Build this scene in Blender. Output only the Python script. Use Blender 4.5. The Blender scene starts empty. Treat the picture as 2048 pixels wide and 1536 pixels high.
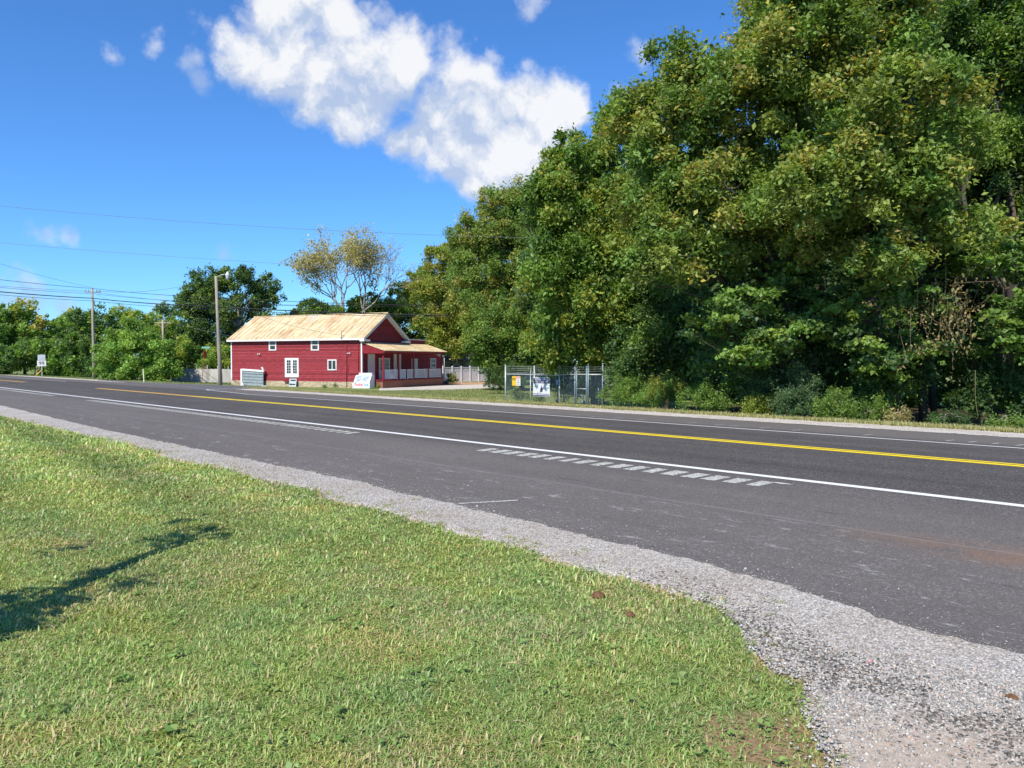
import bpy, math, random
import numpy as np
from mathutils import Vector, Matrix
random.seed(7); rng = np.random.default_rng(11)
SC = bpy.context.scene; COL = SC.collection
f = 1540.0; TH = math.radians(43.84); H = 1.73; HY = 722.0
F = np.array([-math.cos(TH), math.sin(TH), 0]); R = np.array([math.sin(TH), math.cos(TH), 0])
YAW = math.atan2(R[1], R[0])
# ---------------------------------------------------------------- camera
cd = bpy.data.cameras.new('camera'); cam = bpy.data.objects.new('camera', cd); COL.objects.link(cam)
cam.location = (0, 0, H)
cam.rotation_euler = (math.radians(90) - math.atan((768 - HY) / f), 0, YAW)
cd.sensor_width = 36; cd.lens = 36 * f / 2048; cd.clip_end = 3000; cd.clip_start = .05
SC.camera = cam
# ---------------------------------------------------------------- light
SUN_EL = math.radians(46)
sh = -.454 * R - .891 * F; sh /= np.linalg.norm(sh)
SUN = np.array([sh[0] * math.cos(SUN_EL), sh[1] * math.cos(SUN_EL), math.sin(SUN_EL)])
sl = bpy.data.lights.new('sun', 'SUN'); so = bpy.data.objects.new('sun', sl); COL.objects.link(so)
sl.energy = 4.3; sl.angle = math.radians(.5); sl.color = (1, .93, .80)
so.rotation_euler = Vector(SUN).to_track_quat('Z', 'Y').to_euler()
SC.view_settings.view_transform = 'Standard'; SC.view_settings.look = 'None'
SC.view_settings.exposure = .5; SC.view_settings.gamma = 1
W = bpy.data.worlds.new('World'); SC.world = W; W.use_nodes = True
nt = W.node_tree; nt.nodes.clear(); N = nt.nodes.new; LK = nt.links.new
def dirpx(px, py):
    z = -(py - HY) / f
    v = (px - 1024) / f * R + F + np.array([0, 0, z]); return v / np.linalg.norm(v)
sky = N('ShaderNodeTexSky'); sky.sky_type = 'NISHITA'; sky.sun_disc = False
sky.sun_elevation = SUN_EL; sky.sun_rotation = math.atan2(SUN[0], SUN[1])
sky.air_density = 1.0; sky.dust_density = 0; sky.ozone_density = 8.0
hs = N('ShaderNodeHueSaturation'); hs.inputs['Saturation'].default_value = 1.0; hs.inputs['Value'].default_value = 1.0
LK(sky.outputs[0], hs.inputs['Color'])
bg = N('ShaderNodeBackground'); tint = N('ShaderNodeMix'); tint.data_type = 'RGBA'; tint.blend_type = 'MULTIPLY'; tint.inputs[0].default_value = 1; tint.inputs[7].default_value = (.44, .68, .88, 1)
LK(hs.outputs[0], tint.inputs[6]); LK(tint.outputs[2], bg.inputs[0]); bg.inputs[1].default_value = .15
tc = N('ShaderNodeTexCoord')
def noise(vec, scale, detail, rough=.55):
    n = N('ShaderNodeTexNoise'); n.inputs['Scale'].default_value = scale; n.inputs['Detail'].default_value = detail
    n.inputs['Roughness'].default_value = rough; LK(vec, n.inputs['Vector']); return n
def M(op, a, b=None, c=None, clamp=False):
    m = N('ShaderNodeMath'); m.operation = op; m.use_clamp = clamp
    for i, v in enumerate((a, b, c)):
        if v is None: continue
        if isinstance(v, (int, float)): m.inputs[i].default_value = v
        else: LK(v, m.inputs[i])
    return m.outputs[0]
def VM(op, a, b):
    m = N('ShaderNodeVectorMath'); m.operation = op
    for i, v in enumerate((a, b)):
        if isinstance(v, (tuple, list, np.ndarray)): m.inputs[i].default_value = tuple(v)
        else: LK(v, m.inputs[i])
    return m
D0 = tc.outputs['Generated']
n1 = noise(D0, 9, 5, .6)
wv = VM('SUBTRACT', n1.outputs['Color'], (.5, .5, .5)).outputs[0]
sc_ = N('ShaderNodeVectorMath'); sc_.operation = 'SCALE'; LK(wv, sc_.inputs[0]); sc_.inputs['Scale'].default_value = .075
DW = VM('ADD', D0, sc_.outputs[0]).outputs[0]
sc2 = N('ShaderNodeVectorMath'); sc2.operation = 'SCALE'; LK(wv, sc2.inputs[0]); sc2.inputs['Scale'].default_value = .02
DW2 = VM('ADD', D0, sc2.outputs[0]).outputs[0]
big = [(545,35,55),(480,115,50),(560,20,62),(625,10,80),(690,45,62),(570,72,48),(500,112,60),(560,140,75),(640,160,85),(710,140,90),(785,140,80),(815,128,50),(640,215,55),(690,245,55),(725,225,60),
       (930,195,78),(870,235,60),(960,250,90),(1040,235,80),(1100,245,70),(1150,228,45),(840,280,55),(900,310,70),(970,320,90),(1040,300,90),(950,365,55),(800,280,38),(990,345,60),(1090,300,60)]
small = [(900,100,34),(985,125,30),(1050,140,22),(1050,10,38),(1055,35,26),(1275,105,32),(385,135,32),(400,160,30),(320,95,26),(325,65,22),(415,55,28),(75,463,26),(100,467,24),(145,472,18),(450,510,24),
         (1230,205,26),(60,600,55),(20,590,40),(130,612,40),(240,122,24),(765,40,34),(730,20,30),(800,70,26),(860,95,26),(330,615,30)]
def field(vec, blobs):
    m = None
    for (px, py, r) in blobs:
        dd = VM('DISTANCE', vec, dirpx(px, py)).outputs['Value']
        v = M('MULTIPLY_ADD', dd, -1540.0 / r, 1.0)
        m = v if m is None else M('SMOOTH_MAX', m, v, .35)
    return m
fine = noise(D0, 26, 8, .6)
fb = field(DW, big); fs = field(DW2, small)
d1 = M('ADD', fb, M('MULTIPLY', M('SUBTRACT', fine.outputs[0], .5), 1.15))
a1 = N('ShaderNodeMapRange'); a1.interpolation_type = 'SMOOTHSTEP'; LK(d1, a1.inputs[0]); a1.inputs[1].default_value = -.16; a1.inputs[2].default_value = .46
d2 = M('ADD', fs, M('MULTIPLY', M('SUBTRACT', fine.outputs[0], .5), 3.2))
a2 = N('ShaderNodeMapRange'); a2.interpolation_type = 'SMOOTHSTEP'; LK(d2, a2.inputs[0]); a2.inputs[1].default_value = .05; a2.inputs[2].default_value = 1.1; a2.inputs[4].default_value = .5
alpha = M('MAXIMUM', a1.outputs[0], a2.outputs[0])
# billow relief: compare cloud thickness noise towards the sun with here
lowA = noise(DW, 8, 7, .6); off = VM('ADD', DW, tuple(np.array([0, 0, 1]) * .022 + SUN * .008)).outputs[0]; lowB = noise(off, 8, 7, .6)
rel = M('SUBTRACT', lowA.outputs[0], lowB.outputs[0])
upv = VM('ADD', DW, (0, 0, .028)).outputs[0]; und = M('SUBTRACT', fb, field(upv, big))
shd = M('ADD', M('MULTIPLY_ADD', rel, 5.0, .50), M('MULTIPLY', und, .62), clamp=True)
ramp = N('ShaderNodeValToRGB'); LK(shd, ramp.inputs[0])
ramp.color_ramp.elements[0].position = .15; ramp.color_ramp.elements[0].color = (.50, .61, .83, 1)
ramp.color_ramp.elements[1].position = .85; ramp.color_ramp.elements[1].color = (.97, .98, 1.0, 1)
cb = N('ShaderNodeBackground'); LK(ramp.outputs[0], cb.inputs[0]); cb.inputs[1].default_value = .69
mx = N('ShaderNodeMixShader'); LK(M('MULTIPLY', alpha, .96), mx.inputs[0]); LK(bg.outputs[0], mx.inputs[1]); LK(cb.outputs[0], mx.inputs[2])
wo = N('ShaderNodeOutputWorld'); LK(mx.outputs[0], wo.inputs[0])
SC.cycles.max_bounces = 6; SC.cycles.diffuse_bounces = 3; SC.cycles.transparent_max_bounces = 4; SC.cycles.sample_clamp_indirect = 4
# ---------------------------------------------------------------- terrain maths
PY = [-100, 6.8, 11.2, 14.9, 18.6, 22.2, 23.8, 26, 30, 32, 36, 42, 60, 600]
PZ = [-.25, -.25, -.075, 0, -.075, -.165, -.175, -.29, -.48, -.62, -.85, -.93, -1, -1]
def zs(Y): return np.interp(Y, PY, PZ)
def W3(px, depth, z=None, py=None):
    p = depth * ((px - 1024) / f * R + F)
    p = p.copy(); p[2] = H - depth * (py - HY) / f if py is not None else (zs(p[1]) if z is None else z)
    return p
def G(px, py):
    k = (px - 1024) / f * R + F; lo = .5
    d = np.arange(.5, 600, .02); X = d[:, None] * k; z = H - d * (py - HY) / f
    i = np.argmax(z <= zs(X[:, 1])); 
    return np.array([X[i, 0], X[i, 1], zs(X[i, 1])])
# ---------------------------------------------------------------- materials
MATS = {}
class NT:
    def __init__(s, name):
        s.m = bpy.data.materials.new(name); s.m.use_nodes = True; s.t = s.m.node_tree; s.t.nodes.clear()
        s.out = s.n('ShaderNodeOutputMaterial'); s.tc = s.n('ShaderNodeTexCoord')
    def n(s, k): return s.t.nodes.new(k)
    def l(s, a, b): s.t.links.new(a, b)
    def vec(s, coord='Object', scale=(1, 1, 1)):
        if coord == 'World': src = s.n('ShaderNodeNewGeometry').outputs['Position']
        else: src = s.tc.outputs[coord]
        mp = s.n('ShaderNodeMapping'); mp.inputs['Scale'].default_value = scale; s.l(src, mp.inputs[0]); return mp.outputs[0]
    def noise(s, v, sc, det=4, ro=.6):
        n = s.n('ShaderNodeTexNoise'); n.inputs['Scale'].default_value = sc; n.inputs['Detail'].default_value = det; n.inputs['Roughness'].default_value = ro
        s.l(v, n.inputs['Vector']); return n.outputs[0]
    def vor(s, v, sc, feat='F1', rnd=1):
        n = s.n('ShaderNodeTexVoronoi'); n.feature = feat; n.inputs['Scale'].default_value = sc; n.inputs['Randomness'].default_value = rnd; s.l(v, n.inputs['Vector']); return n
    def ramp(s, v, stops):
        r = s.n('ShaderNodeValToRGB'); s.l(v, r.inputs[0]); e = r.color_ramp.elements
        while len(e) < len(stops): e.new(.5)
        for i, (p, c) in enumerate(stops): e[i].position = p; e[i].color = (*c, 1) if len(c) == 3 else c
        return r.outputs[0]
    def mix(s, fac, a, b, mode='MIX'):
        m = s.n('ShaderNodeMix'); m.data_type = 'RGBA'; m.blend_type = mode
        for sock, v in ((m.inputs[0], fac), (m.inputs[6], a), (m.inputs[7], b)):
            if isinstance(v, (int, float)): sock.default_value = v
            elif isinstance(v, tuple): sock.default_value = (*v, 1)
            else: s.l(v, sock)
        return m.outputs[2]
    def math(s, op, a, b=0., c=None, clamp=False):
        m = s.n('ShaderNodeMath'); m.operation = op; m.use_clamp = clamp
        for i, v in enumerate((a, b, c)):
            if v is None: continue
            if isinstance(v, (int, float)): m.inputs[i].default_value = v
            else: s.l(v, m.inputs[i])
        return m.outputs[0]
    def mr(s, v, a, b, c=0., d=1.):
        m = s.n('ShaderNodeMapRange'); s.l(v, m.inputs[0])
        for i, x in enumerate((a, b, c, d)): m.inputs[i + 1].default_value = x
        return m.outputs[0]
    def done(s, col, rough=.8, bump=None, bs=.3, bd=.01, metal=0, spec=.3):
        p = s.n('ShaderNodeBsdfPrincipled')
        if isinstance(col, tuple): p.inputs['Base Color'].default_value = (*col, 1)
        else: s.l(col, p.inputs['Base Color'])
        if isinstance(rough, (int, float)): p.inputs['Roughness'].default_value = rough
        else: s.l(rough, p.inputs['Roughness'])
        p.inputs['Metallic'].default_value = metal; p.inputs['Specular IOR Level'].default_value = spec
        if bump is not None:
            b = s.n('ShaderNodeBump'); b.inputs['Strength'].default_value = bs; b.inputs['Distance'].default_value = bd
            s.l(bump, b.inputs['Height']); s.l(b.outputs[0], p.inputs['Normal'])
        s.l(p.outputs[0], s.out.inputs[0]); return s.m
def simple(name, c, rough=.7, var=.25, sc=3., stretch=(1, 1, 1), bump=.2, metal=0, spec=.3, c2=None, det=5):
    if name in MATS: return MATS[name]
    t = NT(name); v = t.vec('Object', stretch); n = t.noise(v, sc, det)
    c = np.array(c); lo = tuple(c * (1 - var)) if c2 is None else tuple(c2); hi = tuple(np.minimum(c * (1 + var * .6), 1))
    col = t.ramp(n, [(.3, lo), (.7, hi)])
    MATS[name] = t.done(col, rough, t.noise(v, sc * 6, 3) if bump else None, bump, .01, metal, spec); return MATS[name]
# asphalt
def asphalt(name, base, streak=True, worn=True):
    t = NT(name); w = t.vec('World'); ws = t.vec('World', (.06, 1.2, 1))
    g = t.vor(w, 70); agg = t.ramp(g.outputs['Color'], [(.0, (.35,) * 3), (.75, (1.1,) * 3), (.95, (2.5,) * 3)])
    c = t.mix(1., agg, tuple(base), 'MULTIPLY')
    st = t.ramp(t.noise(ws, 1.6, 5, .6), [(.25, (.74, .74, .76)), (.55, (1,) * 3), (.8, (1.22, 1.2, 1.17))])
    c = t.mix(1., c, st, 'MULTIPLY')
    pa = t.ramp(t.noise(w, .35, 4), [(.3, (.9,) * 3), (.7, (1.12,) * 3)]); c = t.mix(1., c, pa, 'MULTIPLY')
    # lighter dust and chalky scuffs near the shoulder edge, in patches
    sy = t.n('ShaderNodeSeparateXYZ'); t.l(t.n('ShaderNodeNewGeometry').outputs['Position'], sy.inputs[0])
    if worn:
        sh_ = t.mr(sy.outputs[1], 11.35, 10.2); c = t.mix(t.math('MULTIPLY', sh_, .30), c, (.245, .222, .205))
        f2 = t.mr(sy.outputs[1], 18.9, 19.6); c = t.mix(t.math('MULTIPLY', f2, .35), c, (.25, .225, .205))
        scf = t.noise(t.vec('World', (1.0, 2.6, 1)), 2.1, 9, .74); m = t.mr(scf, .585, .65)
        edge = t.math('MULTIPLY', t.mr(sy.outputs[1], 9.3, 8.0), .55)
        c = t.mix(t.math('MULTIPLY', m, edge), c, (.42, .42, .40))
        sk = t.noise(t.vec('World', (.5, 5, 1)), 2.6, 5, .6); m2 = t.mr(sk, .64, .70)
        c = t.mix(t.math('MULTIPLY', m2, .45), c, (.02, .02, .022))
        # clay stain
        dx = t.math('MULTIPLY', t.math('SUBTRACT', sy.outputs[0], -2.2), .8); dy = t.math('MULTIPLY', t.math('SUBTRACT', sy.outputs[1], 8.65), 2.6)
        rr = t.math('SQRT', t.math('ADD', t.math('MULTIPLY', dx, dx), t.math('MULTIPLY', dy, dy)))
        cl = t.math('MULTIPLY', t.mr(rr, 1.4, .1), t.mr(t.noise(w, 2.5, 5), .3, .6)); c = t.mix(t.math('MULTIPLY', cl, .6, clamp=True), c, (.27, .155, .095))
        # fine longitudinal joint
        jt = t.math('ABSOLUTE', t.math('SUBTRACT', sy.outputs[1], t.math('MULTIPLY_ADD', t.noise(w, .6, 2), .1, 8.75)))
        c = t.mix(t.mr(jt, .03, .012, 0, .32), c, (.3, .29, .28))
    fl = t.ramp(t.vor(w, 33).outputs['Distance'], [(.0, (1,) * 3), (.055, (0,) * 3)])
    c = t.mix(t.math('MULTIPLY', fl, .25), c, (.42, .41, .39))
    return t.done(c, .93, t.noise(w, 220, 3), .55, .006, spec=.12)
MATS['asphalt'] = asphalt('asphalt', (.105, .097, .093))
MATS['asphalt_side'] = asphalt('asphalt_side', (.16, .155, .16), worn=False)
def gravel(name, tone, sc, dark=.35):
    t = NT(name); w = t.vec('World'); v = t.vor(w, sc)
    c = t.ramp(v.outputs['Color'], [(0, tuple(np.array(tone) * dark)), (.35, tuple(np.array(tone) * .8)), (.75, tone), (1, tuple(np.array(tone) * 1.45))])
    pn = t.ramp(t.noise(w, 1.1, 5), [(.35, (1.06, 1.06, 1.08)), (.7, (.86, .80, .74))]); c = t.mix(1., c, pn, 'MULTIPLY')
    crack = t.ramp(v.outputs['Distance'], [(.25, (1,) * 3), (.75, (.45,) * 3)]); c = t.mix(1., c, crack, 'MULTIPLY')
    if sc > 50:      # tan dust where tyres turn into the drive
        sy = t.n('ShaderNodeSeparateXYZ'); t.l(t.n('ShaderNodeNewGeometry').outputs['Position'], sy.inputs[0])
        gx = t.math('MULTIPLY', t.math('ADD', sy.outputs[0], 1.2), 1.1); gy = t.math('SUBTRACT', sy.outputs[1], 4.0); gr = t.math('SQRT', t.math('ADD', t.math('MULTIPLY', gx, gx), t.math('MULTIPLY', gy, gy)))
        c = t.mix(t.mr(t.math('ADD', gr, t.math('MULTIPLY', t.noise(w, 4, 6), .8)), 1.25, .75, 0, .75), c, t.ramp(t.noise(w, 30, 6), [(.3, (.34, .27, .20)), (.7, (.52, .43, .34))]))
    return t.done(c, .9, v.outputs['Distance'], -.9, .015, spec=.15)
MATS['gravel'] = gravel('gravel', (.66, .62, .56), 62)
MATS['gravel_far'] = gravel('gravel_far', (.82, .77, .70), 40)
def ground_mat():
    t = NT('ground'); w = t.vec('World'); sy = t.n('ShaderNodeSeparateXYZ'); t.l(t.n('ShaderNodeNewGeometry').outputs['Position'], sy.inputs[0])
    n = t.noise(w, .5, 6); n2 = t.noise(w, 38, 8, .75)
    a = t.ramp(n2, [(.3, (.09, .105, .035)), (.5, (.18, .19, .07)), (.7, (.29, .27, .13))])
    b = t.ramp(n, [(.35, (.75, .85, .7)), (.7, (1.25, 1.1, .95))]); c = t.mix(1., a, b, 'MULTIPLY')
    far = t.ramp(t.noise(w, 3, 6), [(.3, (.15, .20, .055)), (.55, (.22, .26, .085)), (.75, (.36, .32, .16))])
    c = t.mix(t.mr(sy.outputs[1], 21, 23), c, far)
    gx = t.math('ADD', sy.outputs[0], 1.95); gy = t.math('SUBTRACT', sy.outputs[1], 3.75); gr = t.math('SQRT', t.math('ADD', t.math('MULTIPLY', gx, gx), t.math('MULTIPLY', gy, gy)))
    c = t.mix(t.mr(t.math('ADD', gr, t.math('MULTIPLY', n2, .5)), .75, .55), c, t.ramp(n2, [(.35, (.20, .12, .065)), (.65, (.42, .29, .17))]))
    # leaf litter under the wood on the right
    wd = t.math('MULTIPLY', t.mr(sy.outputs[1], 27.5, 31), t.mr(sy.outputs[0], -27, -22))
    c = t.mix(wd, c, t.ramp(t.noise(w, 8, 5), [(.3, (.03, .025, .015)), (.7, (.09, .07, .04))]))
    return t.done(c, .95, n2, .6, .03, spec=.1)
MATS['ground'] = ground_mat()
def paint(name, c):
    t = NT(name); w = t.vec('World'); n = t.noise(w, 60, 4); k = t.ramp(n, [(.3, tuple(np.array(c) * .82)), (.55, c)])
    ws = t.noise(t.vec('World', (.8, 3, 1)), 3, 5); k = t.mix(t.mr(ws, .58, .78, 0, .5), k, tuple(np.array(c) * .45 + .05))
    return t.done(k, .6, n, .3, .003)
MATS['paint_white'] = paint('paint_white', (.78, .78, .76)); MATS['paint_yellow'] = paint('paint_yellow', (.95, .71, .02)); MATS['paint_orange'] = paint('paint_orange', (.80, .46, .07))
def worn_strip():
    t = NT('milled_strip'); w = t.vec('World'); v = t.vor(w, 45); c = t.ramp(v.outputs['Color'], [(0, (.06,) * 3), (.4, (.34, .34, .31)), (1, (.70, .69, .62))])
    return t.done(c, .9, v.outputs['Distance'], -.8, .008)
MATS['milled'] = worn_strip()
def siding_mat():
    t = NT('red_clapboard'); v = t.vec('Object', (.8, .8, 7)); n = t.noise(v, 2.2, 6, .65); fade = t.noise(t.vec('Object'), .5, 4)
    c = t.ramp(n, [(.25, (.18, .02, .026)), (.5, (.28, .036, .046)), (.78, (.38, .085, .095))])
    c = t.mix(t.mr(fade, .4, .75, 0, .35), c, (.28, .055, .075))
    sz = t.n('ShaderNodeSeparateXYZ'); t.l(t.tc.outputs['Object'], sz.inputs[0]); fl = t.math('FLOOR', t.math('DIVIDE', t.math('SUBTRACT', sz.outputs[2], .602), .172))
    wn = t.n('ShaderNodeTexWhiteNoise'); wn.noise_dimensions = '1D'; t.l(fl, wn.inputs['W']); c = t.mix(1., c, t.ramp(wn.outputs[0], [(0, (.74,) * 3), (1, (1.16,) * 3)]), 'MULTIPLY')
    ch = t.mr(t.noise(t.vec('Object', (1, 1, 6)), 5, 6, .7), .70, .76); c = t.mix(t.math('MULTIPLY', ch, .5), c, (.55, .30, .26))
    return t.done(c, .75, n, .4, .01, spec=.2)
MATS['siding'] = siding_mat()
MATS['red'] = simple('red_paint', (.22, .015, .024), .6, .3, 4, (1, 1, .3))
MATS['white'] = simple('white_paint', (.74, .75, .75), .55, .12, 5)
MATS['greytrim'] = simple('soffit_paint', (.55, .55, .54), .7, .12, 5)
def roof_mat():
    t = NT('rusty_tin'); v = t.vec('Object')
    st = t.noise(t.vec('Object', (.35, 2.6, .35)), 1.6, 7, .68)
    c = t.ramp(st, [(.26, (.36, .19, .085)), (.40, (.53, .38, .20)), (.50, (.64, .53, .32)), (.70, (.70, .62, .43))])
    pt = t.mr(t.noise(v, .45, 5, .6), .52, .68); c = t.mix(t.math('MULTIPLY', pt, .55), c, (.44, .20, .08))
    pl = t.mr(t.noise(t.vec('Object', (1, 1.5, 1)), .6, 3), .60, .66); c = t.mix(t.math('MULTIPLY', pl, .6), c, (.56, .54, .50))
    bk = t.n('ShaderNodeTexBrick'); t.l(t.vec('Object', (1, 1, 1)), bk.inputs[0]); bk.inputs['Scale'].default_value = 1
    for k_, x in (('Brick Width', 1.15), ('Row Height', .62), ('Mortar Size', .012)): bk.inputs[k_].default_value = x
    bk.inputs['Color1'].default_value = (.86,) * 3 + (1,); bk.inputs['Color2'].default_value = (1.08,) * 3 + (1,); bk.inputs['Mortar'].default_value = (.62,) * 3 + (1,)
    c = t.mix(1., c, bk.outputs[0], 'MULTIPLY')
    return t.done(c, .6, st, .2, .01, metal=.0, spec=.35)
MATS['roof'] = roof_mat()
def stone_mat():
    t = NT('limestone'); mp = t.vec('Object', (1, 1, 2.3)); v = t.vor(mp, 3.4); e = t.vor(mp, 3.4, 'DISTANCE_TO_EDGE')
    c = t.ramp(v.outputs['Color'], [(0, (.30, .23, .14)), (.5, (.46, .38, .26)), (1, (.54, .48, .38))])
    c = t.mix(t.ramp(e.outputs['Distance'], [(.0, (1,) * 3), (.07, (0,) * 3)]), c, (.24, .19, .14))
    return t.done(c, .9, e.outputs['Distance'], .7, .03)
MATS['stone'] = stone_mat()
def brick_mat():
    t = NT('porch_brick'); b = t.n('ShaderNodeTexBrick'); t.l(t.vec('Object'), b.inputs[0]); mp = t.vec('Object')
    sx = t.n('ShaderNodeSeparateXYZ'); t.l(mp, sx.inputs[0]); cx = t.n('ShaderNodeCombineXYZ'); t.l(t.math('ADD', sx.outputs[0], sx.outputs[1]), cx.inputs[0]); t.l(sx.outputs[2], cx.inputs[1]); t.l(cx.outputs[0], b.inputs[0])
    b.inputs['Scale'].default_value = 1; b.inputs['Brick Width'].default_value = .22; b.inputs['Row Height'].default_value = .075; b.inputs['Mortar Size'].default_value = .008
    b.inputs['Color1'].default_value = (.32, .10, .05, 1); b.inputs['Color2'].default_value = (.24, .07, .045, 1); b.inputs['Mortar'].default_value = (.3, .2, .15, 1)
    return t.done(b.outputs[0], .85)
MATS['brick'] = brick_mat()
def glass():
    t = NT('window_glass'); n = t.noise(t.vec('Object'), 1.5, 3); c = t.ramp(n, [(.3, (.012, .014, .018)), (.7, (.05, .055, .06))]); return t.done(c, .12, spec=.6)
MATS['glass'] = glass()
MATS['pale_pane'] = simple('curtained_pane', (.42, .46, .52), .25, .2, 6)
MATS['pole'] = simple('weathered_pole', (.38, .33, .27), .85, .35, 2.5, (1, 1, .12), .4)
MATS['bark'] = simple('bark', (.12, .10, .078), .9, .5, 3, (1, 1, .25), .8)
MATS['bark_pale'] = simple('bark_pale', (.30, .27, .23), .9, .35, 3, (1, 1, .3), .6)
MATS['bark_dark'] = simple('bark_dark', (.055, .045, .035), .9, .5, 3, (1, 1, .25), .8)
MATS['vine_bark'] = simple('vine_bark', (.24, .18, .12), .9, .3, 6)
MATS['galv'] = simple('galvanised', (.50, .53, .54), .45, .2, 8, metal=.35)
MATS['galv_dark'] = simple('galvanised_dull', (.20, .27, .33), .5, .25, 8, metal=.3)
MATS['wire'] = simple('cable_black', (.018, .018, .022), .6, .1)
MATS['wire_grey'] = simple('cable_grey', (.16, .18, .21), .5, .1)
MATS['wood_grey'] = simple('weathered_board', (.46, .44, .41), .9, .4, 2.2, (1, 1, .12), .5)
MATS['vinyl'] = simple('vinyl_white', (.72, .72, .70), .45, .12, 2)
MATS['clay'] = simple('clay_soil', (.50, .29, .17), .95, .35, 2.5, bump=.6)
MATS['concrete'] = simple('concrete_pad', (.58, .53, .47), .9, .2, 1.2)
MATS['house_grey'] = simple('grey_siding', (.20, .19, .175), .8, .15, 3, (1, 1, 5))
MATS['shingle'] = simple('dark_shingle', (.07, .06, .055), .9, .3, 6)
MATS['black'] = simple('black_paint', (.015, .015, .017), .5, .1)
MATS['navy'] = simple('navy_print', (.055, .05, .16), .5, .1)
MATS['sign_white'] = simple('sign_white', (.62, .63, .64), .45, .06)
MATS['sign_grey'] = simple('sign_grey', (.46, .52, .55), .45, .1)
MATS['yellow'] = simple('sign_yellow', (.78, .46, .03), .45, .08)
MATS['orange'] = simple('sign_orange', (.75, .18, .08), .45, .08)
MATS['sign_green'] = simple('sign_green', (.02, .30, .20), .4, .1)
MATS['sign_red'] = simple('stop_red', (.34, .05, .03), .5, .2)
MATS['print_red'] = simple('print_red', (.70, .06, .10), .5, .05)
MATS['print_blue'] = simple('print_blue', (.08, .32, .62), .5, .05)
MATS['icebox'] = simple('icebox_white', (.70, .75, .80), .35, .06)
MATS['icebox_grey'] = simple('icebox_door', (.38, .44, .56), .3, .08)
MATS['slate'] = simple('bluegrey_board', (.24, .29, .31), .8, .25, 1.8, (1, 1, 2))
MATS['delineator'] = simple('marker_cream', (.72, .70, .56), .6, .15, 5)
MATS['dark_wood'] = simple('dark_timber', (.05, .045, .04), .9, .3)
MATS['lawn_straw'] = simple('dry_straw', (.52, .40, .22), .9, .3, 10)
MATS['dead_leaf'] = simple('dead_leaf', (.42, .20, .08), .8, .3, 10)
MATS['soil'] = simple('soil_clod', (.17, .09, .045), .95, .4, 20, bump=.8)
MATS['pink'] = simple('pink_wrapper', (.70, .30, .32), .5, .2)
def leafmat(name, trans=.38, gl=.05):
    t = NT(name); a = t.n('ShaderNodeAttribute'); a.attribute_name = 'Col'
    d = t.n('ShaderNodeBsdfDiffuse'); t.l(a.outputs[0], d.inputs[0]); tr = t.n('ShaderNodeBsdfTranslucent')
    t.l(t.mix(1., a.outputs[0], (1.25, 1.25, .6), 'MULTIPLY'), tr.inputs[0])
    m = t.n('ShaderNodeMixShader'); m.inputs[0].default_value = trans; t.l(d.outputs[0], m.inputs[1]); t.l(tr.outputs[0], m.inputs[2])
    g = t.n('ShaderNodeBsdfGlossy'); g.inputs['Roughness'].default_value = .55; g.inputs[0].default_value = (.9, .95, 1, 1)
    m2 = t.n('ShaderNodeMixShader'); m2.inputs[0].default_value = gl; t.l(m.outputs[0], m2.inputs[1]); t.l(g.outputs[0], m2.inputs[2])
    t.l(m2.outputs[0], t.out.inputs[0]); return t.m
MATS['leaf'] = leafmat('leaf', .40, .022); MATS['grass'] = leafmat('grass_blade', .3, .03)
def stonecol():
    t = NT('loose_stone'); a = t.n('ShaderNodeAttribute'); a.attribute_name = 'Col'; n = t.noise(t.vec('World'), 90, 3)
    c = t.mix(1., a.outputs[0], t.ramp(n, [(.3, (.8,) * 3), (.7, (1.1,) * 3)]), 'MULTIPLY'); return t.done(c, .85, spec=.2)
MATS['stones'] = stonecol()
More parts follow.
